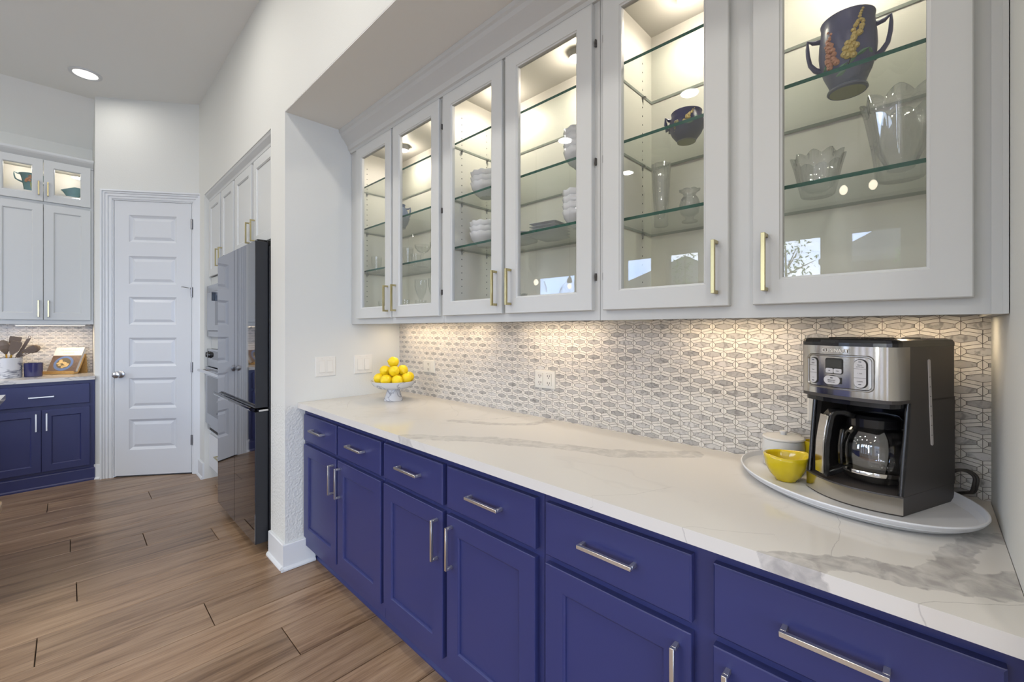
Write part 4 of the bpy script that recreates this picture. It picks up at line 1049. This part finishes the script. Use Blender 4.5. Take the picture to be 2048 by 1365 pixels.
lp = [(.002, -.0405), (.0055, -.0395), (.009, -.036), (.020, -.030), (.029, -.018), (.0325, 0), (.030, .016), (.021, .029), (.010, .0355), (.0075, .039), (.0065, .0425), (.002, .044)]
def lmod(th, r, z): return (r*(1+.015*math.sin(3*th)+.01*math.sin(7*th+z*90)), z)
base_l = None
for l, dd, z, lb in lem:
    p = Vector((SX, SY))+rt*l-vd*dd
    if base_l is None:
        o = build('lemon', B().lathe(lp, 22, mod=lmod, cap0=True, cap1=True), MLEMON, local=True, smooth='full'); base_l = o
        tip = build('stem_end', B().lathe([(.0028, -.0412), (.0034, -.0405), (.001, -.0398)], 8, cap0=True, cap1=True), MLTIP, o, local=True)
    else: o = copy_of(base_l)
    o.location = (p.x, p.y, z+(.005 if z < 1.05 else 0)); o.scale = (.94, .94, .84)
    tilt = R(75+rl.uniform(-20, 20)); o.rotation_euler = (tilt, 0, rl.uniform(0, 2*PI))
    tag(o, lb, 'lemon', 'lemons piled on the marble stand')

# ================================================================== THINGS IN THE GLASS CABINETS
ZS = {'A': (1.4023, 1.6803, 1.9343, 2.1863), 'B': (1.4023, 1.7083, 1.9343, 2.1863), 'C': (1.4023, 1.6853, 1.9343, 2.1863)}
def two_handled(loc, s, prof, mat, lb, hz0, hz1, hr, flowers=True, rim=None):
    v2 = Vector(loc[:2]).normalized(); rz = math.atan2(-v2.x, v2.y)     # local -y faces the room centre, x to the right
    t = thing('vase', loc, lb, 'vase', rz=rz)
    body = build('body', B().lathe([(r*s, z*s) for r, z in prof], 48, cap0=True, cap1=True), mat, t, local=True, smooth=True)
    r1 = lambda z: [a[0]+(b_[0]-a[0])*(z-a[1])/(b_[1]-a[1]+1e-9) for a, b_ in zip(prof, prof[1:]) if a[1] <= z <= b_[1] and b_[1] > a[1]][0]
    for sg in (-1, 1):
        pts = [(sg*(r1(hz1)-.004), 0, hz1), (sg*(hr*.86), 0, hz1+.004), (sg*hr, 0, hz1+.012), (sg*hr, 0, hz1-.01), (sg*(hr*.985), 0, (hz0+hz1)/2+.012), (sg*(hr*.93), 0, (hz0+hz1)/2-.012), (sg*(hr*.80), 0, hz0+.012), (sg*(r1(hz0)-.003), 0, hz0)]
        build('handle', B().tube([tuple(c_*s for c_ in p) for p in pts], [q*s for q in (.008, .007, .004, .0065, .007, .0075, .009, .011)], 10, flat=.7), mat, t, local=True, smooth=True)
    return t, body, r1
def on(prof_r, th, z, off=0): r = prof_r(z)+off; return (r*math.sin(th), -r*math.cos(th), z)
# big blue vase, near cabinet
vp = [(.040, 0), (.0425, .003), (.0415, .008), (.035, .012), (.040, .026), (.050, .050), (.0575, .078), (.0600, .105), (.0590, .130), (.0560, .155), (.0545, .175), (.0565, .183), (.0545, .1845), (.052, .177), (.054, .14), (.030, .03)]
t, body, r1 = two_handled((1.385, .152, ZS['C'][2]), 1.0, vp, MBLUEV, 'large blue two-handled pottery vase with coral and yellow flowers, on the top visible shelf', .068, .150, .084)
build('foot', B().lathe([(.036, -.0002), (.0405, .0006), (.0425, .004)], 40, cap0=True), MFOOTC, t, local=True)
rv = random.Random(11)
def spike(r1, th0, z0, th1, z1, n, size, mat, parent):
    b = B()
    for i in range(n):
        k = i/(n-1); sz = size*(1-.62*k)
        for j in range(3 if k < .8 else 1):
            th = th0+(th1-th0)*k+rv.uniform(-1, 1)*sz/.05*.8; z = z0+(z1-z0)*k+rv.uniform(-.4, .4)*sz
            c_ = on(r1, th, z, .0005); b.ball(c_, sz*.62, sz*.5, sz*.62, 8, 5)
            c2 = on(r1, th, z-sz*.2, sz*.5); b.ball(c2, sz*.3, sz*.25, sz*.3, 6, 4)
    return build('flower_spike', b, mat, parent, local=True, smooth=True)
spike(r1, .02, .066, .62, .176, 16, .0135, MYFL, t); spike(r1, -.60, .058, -.66, .145, 12, .0125, MPFL, t)
def leaf(parent, r1, th, z, L, rot, mat, w=.0045):
    b = B(); rings = []
    for k in range(7):
        u = -L/2+L*k/6; hw = w*math.sin(PI*min(max(k/6, .04), .96)); ca, sa = math.cos(rot), math.sin(rot); rg = []
        for (a, o_) in ((-hw, 0), (0, .0022), (hw, 0), (0, -.001)):
            du = u*ca-a*sa; dz = u*sa+a*ca; rg.append(on(r1, th+du/max(r1(z), .02), z+dz, o_))
        rings.append(rg)
    b.loft(rings); build('leaf', b, mat, parent, local=True, smooth=True)
for th, z, L, ro in ((.22, .058, .026, .9), (.55, .070, .032, .55), (.92, .074, .016, -.5), (-.25, .046, .030, .45), (-.30, .034, .022, .25), (-.98, .062, .016, .6)): leaf(t, r1, th, z, L, ro, MLEAFP)
b = B().tube([on(r1, th, z, .001) for th, z in ((.0, .040), (.06, .050), (.16, .066), (.24, .080))], .0012, 6); build('stem', b, MBLKM, t, local=True)
# small navy bowl vase
bp = [(.028, 0), (.0285, .002), (.028, .005), (.033, .010), (.045, .026), (.053, .046), (.0535, .060), (.047, .078), (.045, .088), (.047, .094), (.045, .095), (.042, .088), (.050, .055), (.026, .010)]
t, body, r2 = two_handled((1.392, .566, ZS['C'][2]), 1.0, bp, MBLUEV2, 'small round navy two-handled pottery vase with yellow flowers, left of the large blue vase', .040, .076, .064)
build('foot', B().lathe([(.0262, -.0002), (.0282, .0006), (.0287, .002)], 32, cap0=True), MFOOTC, t, local=True)
spike(r2, -.05, .050, .50, .088, 8, .008, MYFL, t); spike(r2, -.55, .052, -.85, .030, 5, .0075, P('cream_flowers', (.34, .30, .16), .5, var=.3, bscale=150), t)
for th, z, L, ro in ((.25, .045, .026, .5), (.60, .058, .020, .1)): leaf(t, r2, th, z, L, ro, MLEAFP)

def scallop(n, amp, zamp, ztop):
    def f(th, r, z):
        q = max(0, min(1, z/ztop)); c_ = abs(math.cos(n*th/2))
        return (r*(1+amp*q*(c_-.5)+.022*math.cos(2*n*th)), z+zamp*q**3*(c_-.6))
    return f
def crystal(name, loc, prof, lb, cat, n=0, amp=.1, zamp=.01, mat=None, group=None, seg=64):
    prof = list(prof); H = max(z for r, z in prof)
    t = build(name, B().lathe(prof, seg, mod=scallop(n, amp, zamp, H) if n else None, cap0=True, cap1=True), mat or MCRY, local=True, smooth='full' if n else True)
    t.location = loc; tag(t, lb, cat, group); return t
def shell(p, th=.004, floor_=.012):
    inner = [(max(r-th, .001), z) for r, z in p[::-1] if z > floor_]
    return p+inner+[(max(inner[-1][0]*.5, .001), floor_), (.0005, floor_)]
crystal('vase', (1.435, .672, ZS['C'][1]), shell([(.020, 0), (.023, .002), (.022, .03), (.026, .09), (.030, .16), (.032, .215)], .004, .03), 'tall slim clear crystal vase in the corner under the small navy vase', 'vase', 8, .07, .002)
crystal('vase', (1.440, .575, ZS['C'][1]), shell([(.024, 0), (.025, .003), (.012, .010), (.014, .018), (.028, .030), (.033, .055), (.027, .075), (.018, .088), (.022, .098), (.033, .106)], .003, .022), 'small footed crystal bud vase with flared rim, right of the slim crystal vase', 'vase', 8, .10, .002)
crystal('bowl', (1.400, .217, ZS['C'][1]), shell([(.034, 0), (.038, .004), (.043, .03), (.050, .07), (.058, .105)], .004, .012), 'low scalloped crystal bowl under the large blue vase', 'bowl', 10, .14, .012)
crystal('vase', (1.372, .050, ZS['C'][1]), shell([(.042, 0), (.047, .006), (.046, .02), (.052, .08), (.062, .15), (.070, .190)], .005, .022), 'tall wide crystal vase with petal rim at the right end of the shelf', 'vase', 8, .16, .018)
# stacked bowls and plates, middle cabinet
bowlp = [(.030, 0), (.034, .001), (.036, .004), (.054, .018), (.068, .040), (.075, .062), (.073, .0625), (.065, .041), (.051, .021), (.03, .010), (.001, .009)]
def wav(th, r, z): q = min(1, max(0, z/.062)); return (r*(1+.016*q**3*math.cos(12*th)), z+.0022*q**5*math.cos(12*th))
bowl0 = None
stacks = [(1.345, 1.472, ZS['B'][2], 3, 'upper left stack'), (1.345, .935, ZS['B'][2], 4, 'upper right stack'), (1.345, 1.480, ZS['B'][1], 3, 'lower left stack'), (1.345, .940, ZS['B'][1], 4, 'lower right stack')]
pos_n = {3: ('bottom', 'middle', 'top'), 4: ('bottom', 'second', 'third', 'top')}
for x, y, z, n_, nm in stacks:
    for k in range(n_):
        if bowl0 is None: bowl0 = build('bowl', B().lathe(bowlp, 54, mod=wav, cap0=True, cap1=True), MPORC, local=True, smooth='full'); o = bowl0
        else: o = copy_of(bowl0)
        o.location = (x, y, z+k*.0245); o.rotation_euler = (0, 0, 0)
        tag(o, 'glazed white bowl, %s of the %s in the middle wall cabinet' % (pos_n[n_][k], nm), 'bowl', 'white bowls stacked in the glass cabinet')
pl0 = None
pp = [(.045, 0), (.048, .001), (.062, .005), (.080, .0105), (.0795, .012), (.060, .0072), (.04, .003), (.001, .003)]
for k in range(5):
    if pl0 is None: pl0 = build('plate', B().lathe(pp, 48, cap0=True, cap1=True), MPORC, local=True, smooth=True); o = pl0
    else: o = copy_of(pl0)
    o.location = (1.40, 1.313, ZS['B'][1]+k*.0072)
    tag(o, 'round white plate, %s of the plate stack in the middle cabinet' % ('bottom', 'second from the bottom', 'middle', 'second from the top', 'top')[k], 'plate', 'round white plates')
sq0 = None
for k in range(5):
    if sq0 is None:
        b = B(); b.loft([[(u, v, z) for u, v in rrect(.066*s_, .066*s_, .012*s_)] for s_, z in ((.6, 0), (.64, .001), (.98, .0115), (1.0, .0125), (.985, .0135), (.66, .0042), (.2, .004))])
        sq0 = build('plate', b, MPORC, local=True, smooth=True); o = sq0
    else: o = copy_of(sq0)
    o.location = (1.42, 1.158, ZS['B'][1]+k*.0125); o.rotation_euler = (0, 0, .12)
    tag(o, 'square white plate, %s of the square stack beside the round plates' % ('bottom', 'second from the bottom', 'middle', 'second from the top', 'top')[k], 'plate', 'square white plates')
o = copy_of(pl0, loc=(1.34, 1.46, ZS['B'][0])); o.scale = (1.25, 1.25, 1); tag(o, 'single round white platter on the bottom of the middle cabinet', 'plate')
crystal('bowl', (1.41, 1.335, ZS['B'][0]), shell([(.018, 0), (.022, .003), (.012, .012), (.014, .02), (.034, .045), (.042, .085)], .003, .024), 'footed cut glass dish on the bottom of the middle cabinet', 'dish', 8, .08, .004)
# far cabinet: vase and glassware
fv = [(.034, 0), (.036, .003), (.034, .008), (.050, .03), (.058, .06), (.054, .09), (.040, .115), (.030, .130), (.034, .142), (.031, .142), (.026, .13), (.05, .06), (.02, .01)]
two_handled((1.385, 2.292, ZS['A'][2]), 1.0, fv, P('slate_pottery', (.16, .20, .30), .3, var=.25, bscale=20), 'slate blue two-handled pottery vase in the farthest glass cabinet', .055, .118, .062)
tum = shell([(.024, 0), (.026, .002), (.030, .05), (.032, .095)], .0018, .008)
coupe = [(.030, 0), (.031, .001), (.006, .004), (.0035, .010), (.0035, .065), (.008, .075), (.030, .090), (.044, .110), (.046, .125), (.0445, .125), (.042, .110), (.028, .092), (.001, .080)]
flute = [(.030, 0), (.031, .001), (.006, .004), (.0035, .010), (.0035, .070), (.009, .085), (.026, .125), (.034, .165), (.033, .200), (.0318, .200), (.0325, .165), (.024, .127), (.001, .086)]
gl = [('tumbler', tum, 1.33, 2.47, 'A', 1, 'clear tumbler alone at the left end of the lower shelf, far cabinet'), ('tumbler', tum, 1.36, 2.31, 'A', 1, 'clear tumbler left of the stemmed coupes on the lower shelf'),
      ('tumbler', tum, 1.30, 2.07, 'A', 1, 'clear tumbler in front of the coupes on the lower shelf'), ('tumbler', tum, 1.44, 2.20, 'A', 1, 'clear tumbler at the back of the lower shelf, far cabinet'),
      ('coupe', coupe, 1.40, 2.07, 'A', 1, 'clear stemmed coupe glass on the lower shelf of the far cabinet'), ('coupe', coupe, 1.42, 1.95, 'A', 1, 'second clear stemmed coupe, nearer the cabinet divider'),
      ('wine_glass', flute, 1.36, 2.03, 'A', 0, 'tall clear wine glass on the bottom of the far cabinet'), ('wine_glass', flute, 1.38, 1.93, 'A', 0, 'second tall clear wine glass, nearer the divider of the far cabinet'),
      ('tumbler', tum, 1.34, 2.17, 'A', 0, 'clear tumbler left of the tall wine glasses at the cabinet bottom'), ('tumbler', tum, 1.44, 2.15, 'A', 0, 'clear tumbler behind another one at the cabinet bottom'),
      ('tumbler', tum, 1.34, 2.40, 'A', 0, 'clear tumbler at the bottom left of the far cabinet')]
for nm, pr, x, y, cb, sh, lb in gl: crystal(nm, (x, y, ZS[cb][sh]), pr, lb, 'glass', mat=MGLS, group='clear glassware in the far cabinet', seg=32)

# ================================================================== FAR COUNTER AND WALL CABINET THINGS
v2 = [(.050, 0), (.052, .003), (.056, .05), (.066, .12), (.076, .160), (.088, .170), (.082, .171), (.070, .160), (.05, .02)]
t, body, r3 = two_handled((-.232, 5.73, 2.5315), 0.97, v2, MTEALV, 'teal two-handled pottery vase with orange flowers behind the left small glass door', .095, .165, .112)
spike(r3, -.5, .10, -.15, .150, 5, .017, P('orange_flowers', (.60, .30, .16), .5, var=.2, bscale=90), t)
leaf(t, r3, -.1, .055, .085, 1.75, P('pale_leaf', (.36, .42, .16), .5), .008)
t = thing('vase', (.012, 5.735, 2.5315), 'low teal fan-shaped pottery vase behind the right small glass door', 'vase')
b = B(); fan = []
for k in range(9):
    q = k/8; hw = .028+.062*q**1.2; th = .020+.012*q; z = .095*q; sk = .018*q
    fan.append([(sk+hw*math.cos(a), th*math.sin(a), z+(.034*q*q*math.cos(a*1.0)*.5 if k == 8 else .017*q**3*math.cos(a))+(.020*q**4*(1-abs(math.cos(a))))) for a in [2*PI*i/24 for i in range(24)]])
b.loft(fan); build('body', b, MTEALV, t, local=True, smooth=True)
# cookbook stand
ex, ey = Vector((.813, -.583, 0)), Vector((.583, .813, 0)); rzb = math.atan2(-.583, .813)
SO = (-.160, 5.775, ZC)
t = thing('cookbook_stand', SO, 'bamboo easel stand holding the open-air cookbook on the far counter', 'stand', rz=rzb)
sn = math.atan2(.205, .105)   # board slope
def bd(u, v, d): return (u, .022+v*math.cos(sn)-d*math.sin(sn), .016+v*math.sin(sn)+d*math.cos(sn))
b = B().fbox(bd, 0, .245, 0, .185, -.010, 0); build('board', b, MBAMB, t, local=True, bevel=.001)
build('ledge', B().box(0, .245, -.022, .020, .002, .018), MBAMB, t, local=True, bevel=.001)
build('lip', B().box(0, .245, -.026, -.020, .002, .030), MBAMB, t, local=True, bevel=.001)
b = B(); b.loft([[(x, .112, .175), (x, .124, .176), (x, .142, 0), (x, .128, 0)] for x in (.165, .240)]); b.loft([[(x, .112, .175), (x, .124, .176), (x, .142, 0), (x, .128, 0)] for x in (.005, .08)])
build('back_leg', b, MBAMB, t, local=True)
bk = thing('cookbook', SO, 'cookbook with white title band and food bowl picture, propped on the bamboo stand', 'book', rz=rzb)
MCOV = P('cover_photo', (.12, .075, .055), .3, var=.5, bscale=45); MPAP = P('paper', (.76, .74, .70), .6); MCOVW = P('cover_white', (.74, .70, .66), .35)
build('pages', B().fbox(bd, .014, .236, .003, .237, .0025, .020), MPAP, bk, local=True)
build('cover', B().fbox(bd, .012, .238, .0015, .240, .020, .0225), MCOVW, bk, local=True)
build('back_cover', B().fbox(bd, .012, .238, .0015, .240, .0004, .0025), MCOVW, bk, local=True)
cv = build('cover_picture', B().fbox(bd, .0122, .2378, .0017, .158, .0225, .0228), MCOV, bk, local=True)
def disc(b, cu, cv_, ru, rv, d0, d1, n=28): return b.loft([[bd(cu+ru*math.cos(2*PI*i/n), cv_+rv*math.sin(2*PI*i/n), d) for i in range(n)] for d in (d0, d1)])
build('picture_plate', disc(B(), .118, .078, .076, .072, .0228, .0230), P('print_blue', (.10, .17, .36), .3), cv, local=True)
build('picture_food', disc(B(), .118, .080, .056, .052, .0230, .0232), P('print_food_dark', (.13, .10, .06), .4), cv, local=True)
b = B(); rf = random.Random(2)
for k in range(13):
    a = rf.uniform(0, 2*PI); q = .040*math.sqrt(rf.random()); disc(b, .118+q*math.cos(a), .080+q*math.sin(a), rf.uniform(.010, .017), rf.uniform(.008, .014), .0232, .0232+.00006*(k+1), 12)
build('picture_food_pieces', b, P('print_food', (.62, .44, .20), .4, var=.35, bscale=90), cv, local=True)
Mb = Matrix(((1, 0, 0, 0), (0, math.cos(sn), -math.sin(sn), 0), (0, math.sin(sn), math.cos(sn), 0), (0, 0, 0, 1)))
for v, s_, sz in ((.212, 'THE BAKING ADDICT', .016), (.182, 'COOKBOOK', .015)):
    text_mesh('title', s_, sz, P('title_ink', (.30, .26, .22), .5), bk, Matrix.Translation(bd(.128, v, .0227)) @ Mb, .0001)
t = thing('candle', (-.222, 5.60, ZC), 'dark blue glass candle between the marble crock and the cookbook', 'candle')
MCG = P('blue_candle_glass', (.035, .035, .11), .08, spec=.7)
build('jar', B().lathe([(.050, 0), (.055, .003), (.059, .118), (.0565, .118), (.0535, .098), (.001, .097)], 36, cap0=True, cap1=True), MCG, t, local=True, smooth=True)
build('wax', B().lathe([(.053, .0965), (.001, .0985)], 24, cap0=True, cap1=True), P('violet_wax', (.13, .07, .14), .5), t, local=True)
t = thing('crock', (-.375, 5.615, ZC), 'grey veined marble crock full of kitchen utensils, cut by the left photo edge', 'crock')
build('body', B().lathe([(.086, 0), (.089, .003), (.092, .168), (.090, .170), (.080, .170), (.077, .012), (.001, .011)], 44, cap0=True, cap1=True), MMCROCK, t, local=True, smooth=True)
MTAU = P('taupe_silicone', (.155, .115, .090), .45); MGOLD = P('gold_handle', (.80, .52, .10), .22, 1)
def utensil(name, foot, neck, tip, lb, head):
    t = thing(name, foot, lb, 'utensil', group='utensils in the marble crock'); f_, n_, p_ = Vector(foot), Vector(neck), Vector(tip)
    build('shaft', B().tube([f_, n_], .0055, 8), MGOLD if head != 'slot' else MTAU, t, smooth=True)
    d = (p_-n_).normalized(); L = (p_-n_).length; side = d.cross(Vector((.1, -1, 0))).normalized(); nn = d.cross(side)
    b = B()
    if head in ('spatula', 'turner'):
        pr = [(0, .008), (.12, .014), (.35, .030), (.8, .034), (.95, .031), (1, .024)] if head == 'spatula' else [(0, .008), (.2, .030), (.9, .036), (1, .034)]
        b.loft([[tuple(n_+d*L*k-side*w_-nn*.002), tuple(n_+d*L*k+side*w_-nn*.002), tuple(n_+d*L*k+side*w_+nn*.003), tuple(n_+d*L*k-side*w_+nn*.003)] for k, w_ in pr])
    elif head == 'spoon':
        b.loft([[tuple(n_+d*L*k+side*w_*math.cos(a)+nn*(w_*.30*math.sin(a)-.012*math.sin(PI*k))) for a in [2*PI*i/12 for i in range(12)]] for k, w_ in ((0, .006), (.15, .016), (.4, .032), (.65, .037), (.88, .027), (1, .008))])
    else:
        for q in (-.024, -.012, 0, .012, .024): b.loft([[tuple(n_+d*L*k+side*(q*min(1, k*2+.3)+s1)+nn*s2) for s1, s2 in ((-.0032, -.002), (.0032, -.002), (.0032, .002), (-.0032, .002))] for k in (0, .25, 1)])
        b.loft([[tuple(n_+d*L*k+side*s1+nn*s2) for s1, s2 in ((-.027, -.002), (.027, -.002), (.027, .002), (-.027, .002))] for k in (.93, 1.0)])
        b.loft([[tuple(n_+d*L*k+side*s1*w_+nn*s2) for s1, s2 in ((-.027, -.002), (.027, -.002), (.027, .002), (-.027, .002))] for k, w_ in ((-.05, .3), (.25, 1.0))])
    build('head', b, MTAU, t)
    return t
utensil('spoon', (-.36, 5.60, .93), (-.375, 5.575, 1.115), (-.395, 5.56, 1.235), 'taupe spoon with gold handle at the left front of the crock', 'spoon')
utensil('spatula', (-.37, 5.64, .93), (-.345, 5.66, 1.150), (-.325, 5.67, 1.262), 'taupe spatula standing highest at the back of the crock', 'turner')
utensil('spatula', (-.39, 5.60, .93), (-.345, 5.565, 1.110), (-.310, 5.55, 1.222), 'taupe spatula with gold handle in front, right of the spoon', 'spatula')
utensil('slotted_turner', (-.40, 5.62, .93), (-.315, 5.60, 1.098), (-.210, 5.60, 1.165), 'taupe slotted turner leaning right out of the crock', 'slot')
utensil('spoon', (-.42, 5.63, .93), (-.285, 5.66, 1.125), (-.185, 5.67, 1.172), 'brown spoon leaning farthest right behind the slotted turner', 'spoon')
t = thing('tongs', (-.36, 5.66, .93), 'grey-brown tongs leaning right with a loop at their top', 'utensil', group='utensils in the marble crock')
b = B(); 
for q in (0, .012): b.loft([[(x+q+s1, y+s2, z) for s1, s2 in ((-.006, -.003), (.006, -.003), (.006, .003), (-.006, .003))] for x, y, z in ((-.34, 5.65, .935), (-.315, 5.63, 1.10), (-.255, 5.62, 1.245))])
build('arms', b, MTAU, t); build('loop', B().tube([(-.245+.008*math.cos(a), 5.62, 1.256+.011*math.sin(a)) for a in [2*PI*i/10 for i in range(11)]], .002, 6), MTAU, t)

# ================================================================== ISLAND, STOOL, PENDANTS (seen at the photo edge or in the glass)
t = build('countertop', slab('c', -2.6, -.283, 2.95, 4.178, .884, ZC, .3), MMARB if False else P('island_quartz', (.70, .69, .67), .13), org=(-1.4, 3.6, .884))
tag(t, 'white island countertop, only its corner showing at the left photo edge', 'countertop')
t = thing('island', (-1.55, 3.75, 0), 'navy kitchen island under the white corner countertop, left of the photo', 'island')
build('body', B().box(-2.5, -.62, 3.05, 4.12, .0, .884), MNAVY, t, bevel=.003)
for k in range(3): shaker(t, frX(-2.5), 3.07+k*.35, 3.40+k*.35, .12, .86, MNAVY)
t = thing('stool', (-.40, 3.07, 0), 'light oak low stool beside the island, only its seat corner showing at the left edge', 'stool')
build('seat', B().loft([[(-.40+u, 3.07+v, z) for u, v in rrect(.172, .17, .03)] for z in (.455, .462, .488, .494)]), MSTOOL, t, bevel=.003)
for sx in (-1, 1):
    for sy in (-1, 1):
        b = B(); b.loft([[(-.40+sx*k+u, 3.07+sy*k+v, z) for u, v in rrect(w_, w_, w_*.4, 3)] for k, w_, z in ((.142, .020, .456), (.135, .019, .3), (.112, .014, 0))]); build('leg', b, MSTOOL, t)
b = B(); b.box(-.53, -.27, 2.935, 2.955, .40, .45); b.box(-.53, -.27, 3.185, 3.205, .40, .45); b.box(-.535, -.515, 2.96, 3.18, .40, .45); b.box(-.285, -.265, 2.96, 3.18, .40, .45); build('apron', b, MSTOOL, t)
for x, lb in ((-1.33, 'clear glass pendant lamp nearer the niche, mirrored in the cabinet glass'), (-1.97, 'clear glass pendant lamp farther from the niche, mirrored in the cabinet glass')):
    t = thing('pendant_light', (x, 3.25, CZ), lb, 'pendant lamp', group='pendants over the island')
    build('canopy', B().lathe([(.06, 0), (.06, -.02), (.01, -.028)], 24, (x, 3.25, CZ), cap0=True, cap1=True), MSTEEL, t, smooth=True)
    build('cord', B().tube([(x, 3.25, CZ-.02), (x, 3.25, 1.98)], .004, 6), MBLK, t)
    build('socket', B().lathe([(.008, 1.99), (.030, 1.955), (.034, 1.915), (.018, 1.905)], 20, (x, 3.25, 0), cap0=True, cap1=True), MSTEEL, t, smooth=True)
    build('bulb', B().ball((x, 3.25, 1.865), .026, .026, .034, 14, 9), MBULB, t, smooth=True)
    build('shade', B().lathe([(.034, 1.93), (.10, 1.87), (.125, 1.80), (.115, 1.75), (.113, 1.75), (.123, 1.80), (.098, 1.87)], 28, (x, 3.25, 0)), MPANE, t, smooth=True)
t = thing('chandelier', (-2.1, .42, CZ), 'hanging lamp with two glass cones, mirrored in the nearest cabinet door', 'lamp')
build('canopy', B().lathe([(.07, 0), (.07, -.02), (.01, -.03)], 24, (-2.1, .42, CZ), cap0=True, cap1=True), MSTEEL, t)
b = B().tube([(-2.1, .42, CZ-.02), (-2.1, .42, 2.62)], .008, 8); b.tube([(-2.1, .60, 2.60), (-2.1, .24, 2.60)], .008, 8); build('frame', b, MSTEEL, t)
for y in (.52, .33):
    build('bulb', B().ball((-2.1, y, 2.49), .028, .028, .040, 12, 8), MBULB, t, smooth=True)
    build('shade', B().lathe([(.02, 2.60), (.05, 2.54), (.075, 2.42), (.073, 2.42), (.048, 2.54)], 24, (-2.1, y, 0)), MPANE, t, smooth=True)

# ================================================================== OUTSIDE THE WINDOWS (mirrored in the cabinet glass)
struct('ground', B().box(-40, XL-.2, -25, 35, -.5, -.35), P('ground_bounce', (.36, .345, .32), .9, var=.15, bscale=3))  # lawn paled to a neutral tone that bounces daylight onto the ceiling
mb, tb_, bb_ = newmat('brick'); br = tb_.nodes.new('ShaderNodeTexBrick'); tc = tb_.nodes.new('ShaderNodeTexCoord')
mpb = tb_.nodes.new('ShaderNodeMapping'); mpb.inputs['Rotation'].default_value = (0, PI/2, 0); mpb.inputs['Scale'].default_value = (1, 1, 1)
sx_ = tb_.nodes.new('ShaderNodeSeparateXYZ'); cx_ = tb_.nodes.new('ShaderNodeCombineXYZ'); link(tb_, tc.outputs['Object'], sx_.inputs[0]); link(tb_, sx_.outputs['Y'], cx_.inputs[0]); link(tb_, sx_.outputs['Z'], cx_.inputs[1])
link(tb_, cx_.outputs[0], br.inputs['Vector']); br.inputs['Scale'].default_value = 4.5; br.inputs['Color1'].default_value = (.42, .36, .32, 1); br.inputs['Color2'].default_value = (.33, .27, .24, 1); br.inputs['Mortar'].default_value = (.42, .40, .38, 1)
link(tb_, br.outputs[0], bb_.inputs['Base Color']); MROOF = P('shingles', (.36, .35, .345), .9, var=.25, bscale=6); MFASC = P('fascia', (.5, .48, .45), .6)
def house(x0, x1, y0, y1, ez, rz_, lb):
    t = thing('house', ((x0+x1)/2, (y0+y1)/2, -.35), lb, 'house')
    build('wall', B().box(x0, x1, y0, y1, -.35, ez), mb, t)
    cx, cy = (x0+x1)/2, (y0+y1)/2; w_ = min(x1-x0, y1-y0)/2; o_ = .4
    if y1-y0 >= x1-x0: r0, r1_ = (cx, y0+w_), (cx, y1-w_)
    else: r0, r1_ = (x0+w_, cy), (x1-w_, cy)
    vs = [(x0-o_, y0-o_, ez), (x1+o_, y0-o_, ez), (x1+o_, y1+o_, ez), (x0-o_, y1+o_, ez), (*r0, rz_), (*r1_, rz_)]
    fs = [(0, 1, 4), (1, 2, 5, 4), (2, 3, 5), (3, 0, 4, 5), (3, 2, 1, 0)]
    build('roof', B().add(vs, fs), MROOF, t)
    build('fascia', B().box(x0-o_, x1+o_, y0-o_, y1+o_, ez-.14, ez-.001), MFASC, t)
    w = build('window', B().box(x1, x1+.05, (y0+y1)/2+1.0, (y0+y1)/2+2.2, .9, 2.2), MT, t); build('pane', B().box(x1+.05, x1+.055, (y0+y1)/2+1.06, (y0+y1)/2+2.14, .96, 2.14), MDARKG, w)
house(-22.5, -13.6, -12, 2.0, 3.4, 7.0, 'brick neighbour house with grey hipped roof, mirrored in the nearest cabinet door')
house(-28, -19.5, 6.6, 14.6, 3.0, 5.75, 'farther neighbour house with grey hipped roof, mirrored in the second cabinet door')
def tree(x, y, h, cr_, lb, seed, n=900):
    t = thing('tree', (x, y, -.35), lb, 'tree'); rr = random.Random(seed)
    b = B().tube([(x, y, -.35), (x+.05, y, h*.4), (x, y+.05, h*.9)], [.06, .045, .015], 8)
    for k in range(9):
        a = rr.uniform(0, 2*PI); z = h*(.35+.5*rr.random()); q = cr_*rr.uniform(.5, .9); b.tube([(x, y, z), (x+q*math.cos(a), y+q*math.sin(a), z+.35*q+.1)], [.018, .006], 5)
    build('trunk', b, P('bark', (.16, .12, .09), .9), t)
    b = B()
    for k in range(n):
        u = rr.uniform(-1, 1); a = rr.uniform(0, 2*PI); q = cr_*(rr.random()**.45)*math.sqrt(1-u*u)*(.75+.35*math.sin(3*a+u*4)); c_ = Vector((x+q*math.cos(a), y+q*math.sin(a), h*.64+u*h*.38))
        d1 = Vector((rr.uniform(-1, 1), rr.uniform(-1, 1), rr.uniform(-1, 1))).normalized()*.055; d2 = d1.cross(Vector((rr.uniform(-1, 1), rr.uniform(-1, 1), 1))).normalized()*.022
        b.add([c_-d1, c_+d2, c_+d1, c_-d2], [(0, 1, 2, 3)])
    build('foliage', b, P('leaves', (.12, .26, .05), .6, var=.35, bscale=8), t, kind='stuff', clean=False)
tree(-9.6, 2.45, 3.7, .8, 'young tree in front of the brick house, mirrored in the nearest cabinet door', 4)
tree(-11.6, 5.7, 4.1, .8, 'young tree mirrored in the second nearest cabinet door', 9)
tree(-9.0, .3, 2.9, .7, 'small shrubby tree below the brick house roof, mirrored at the nearest door', 15, 500)
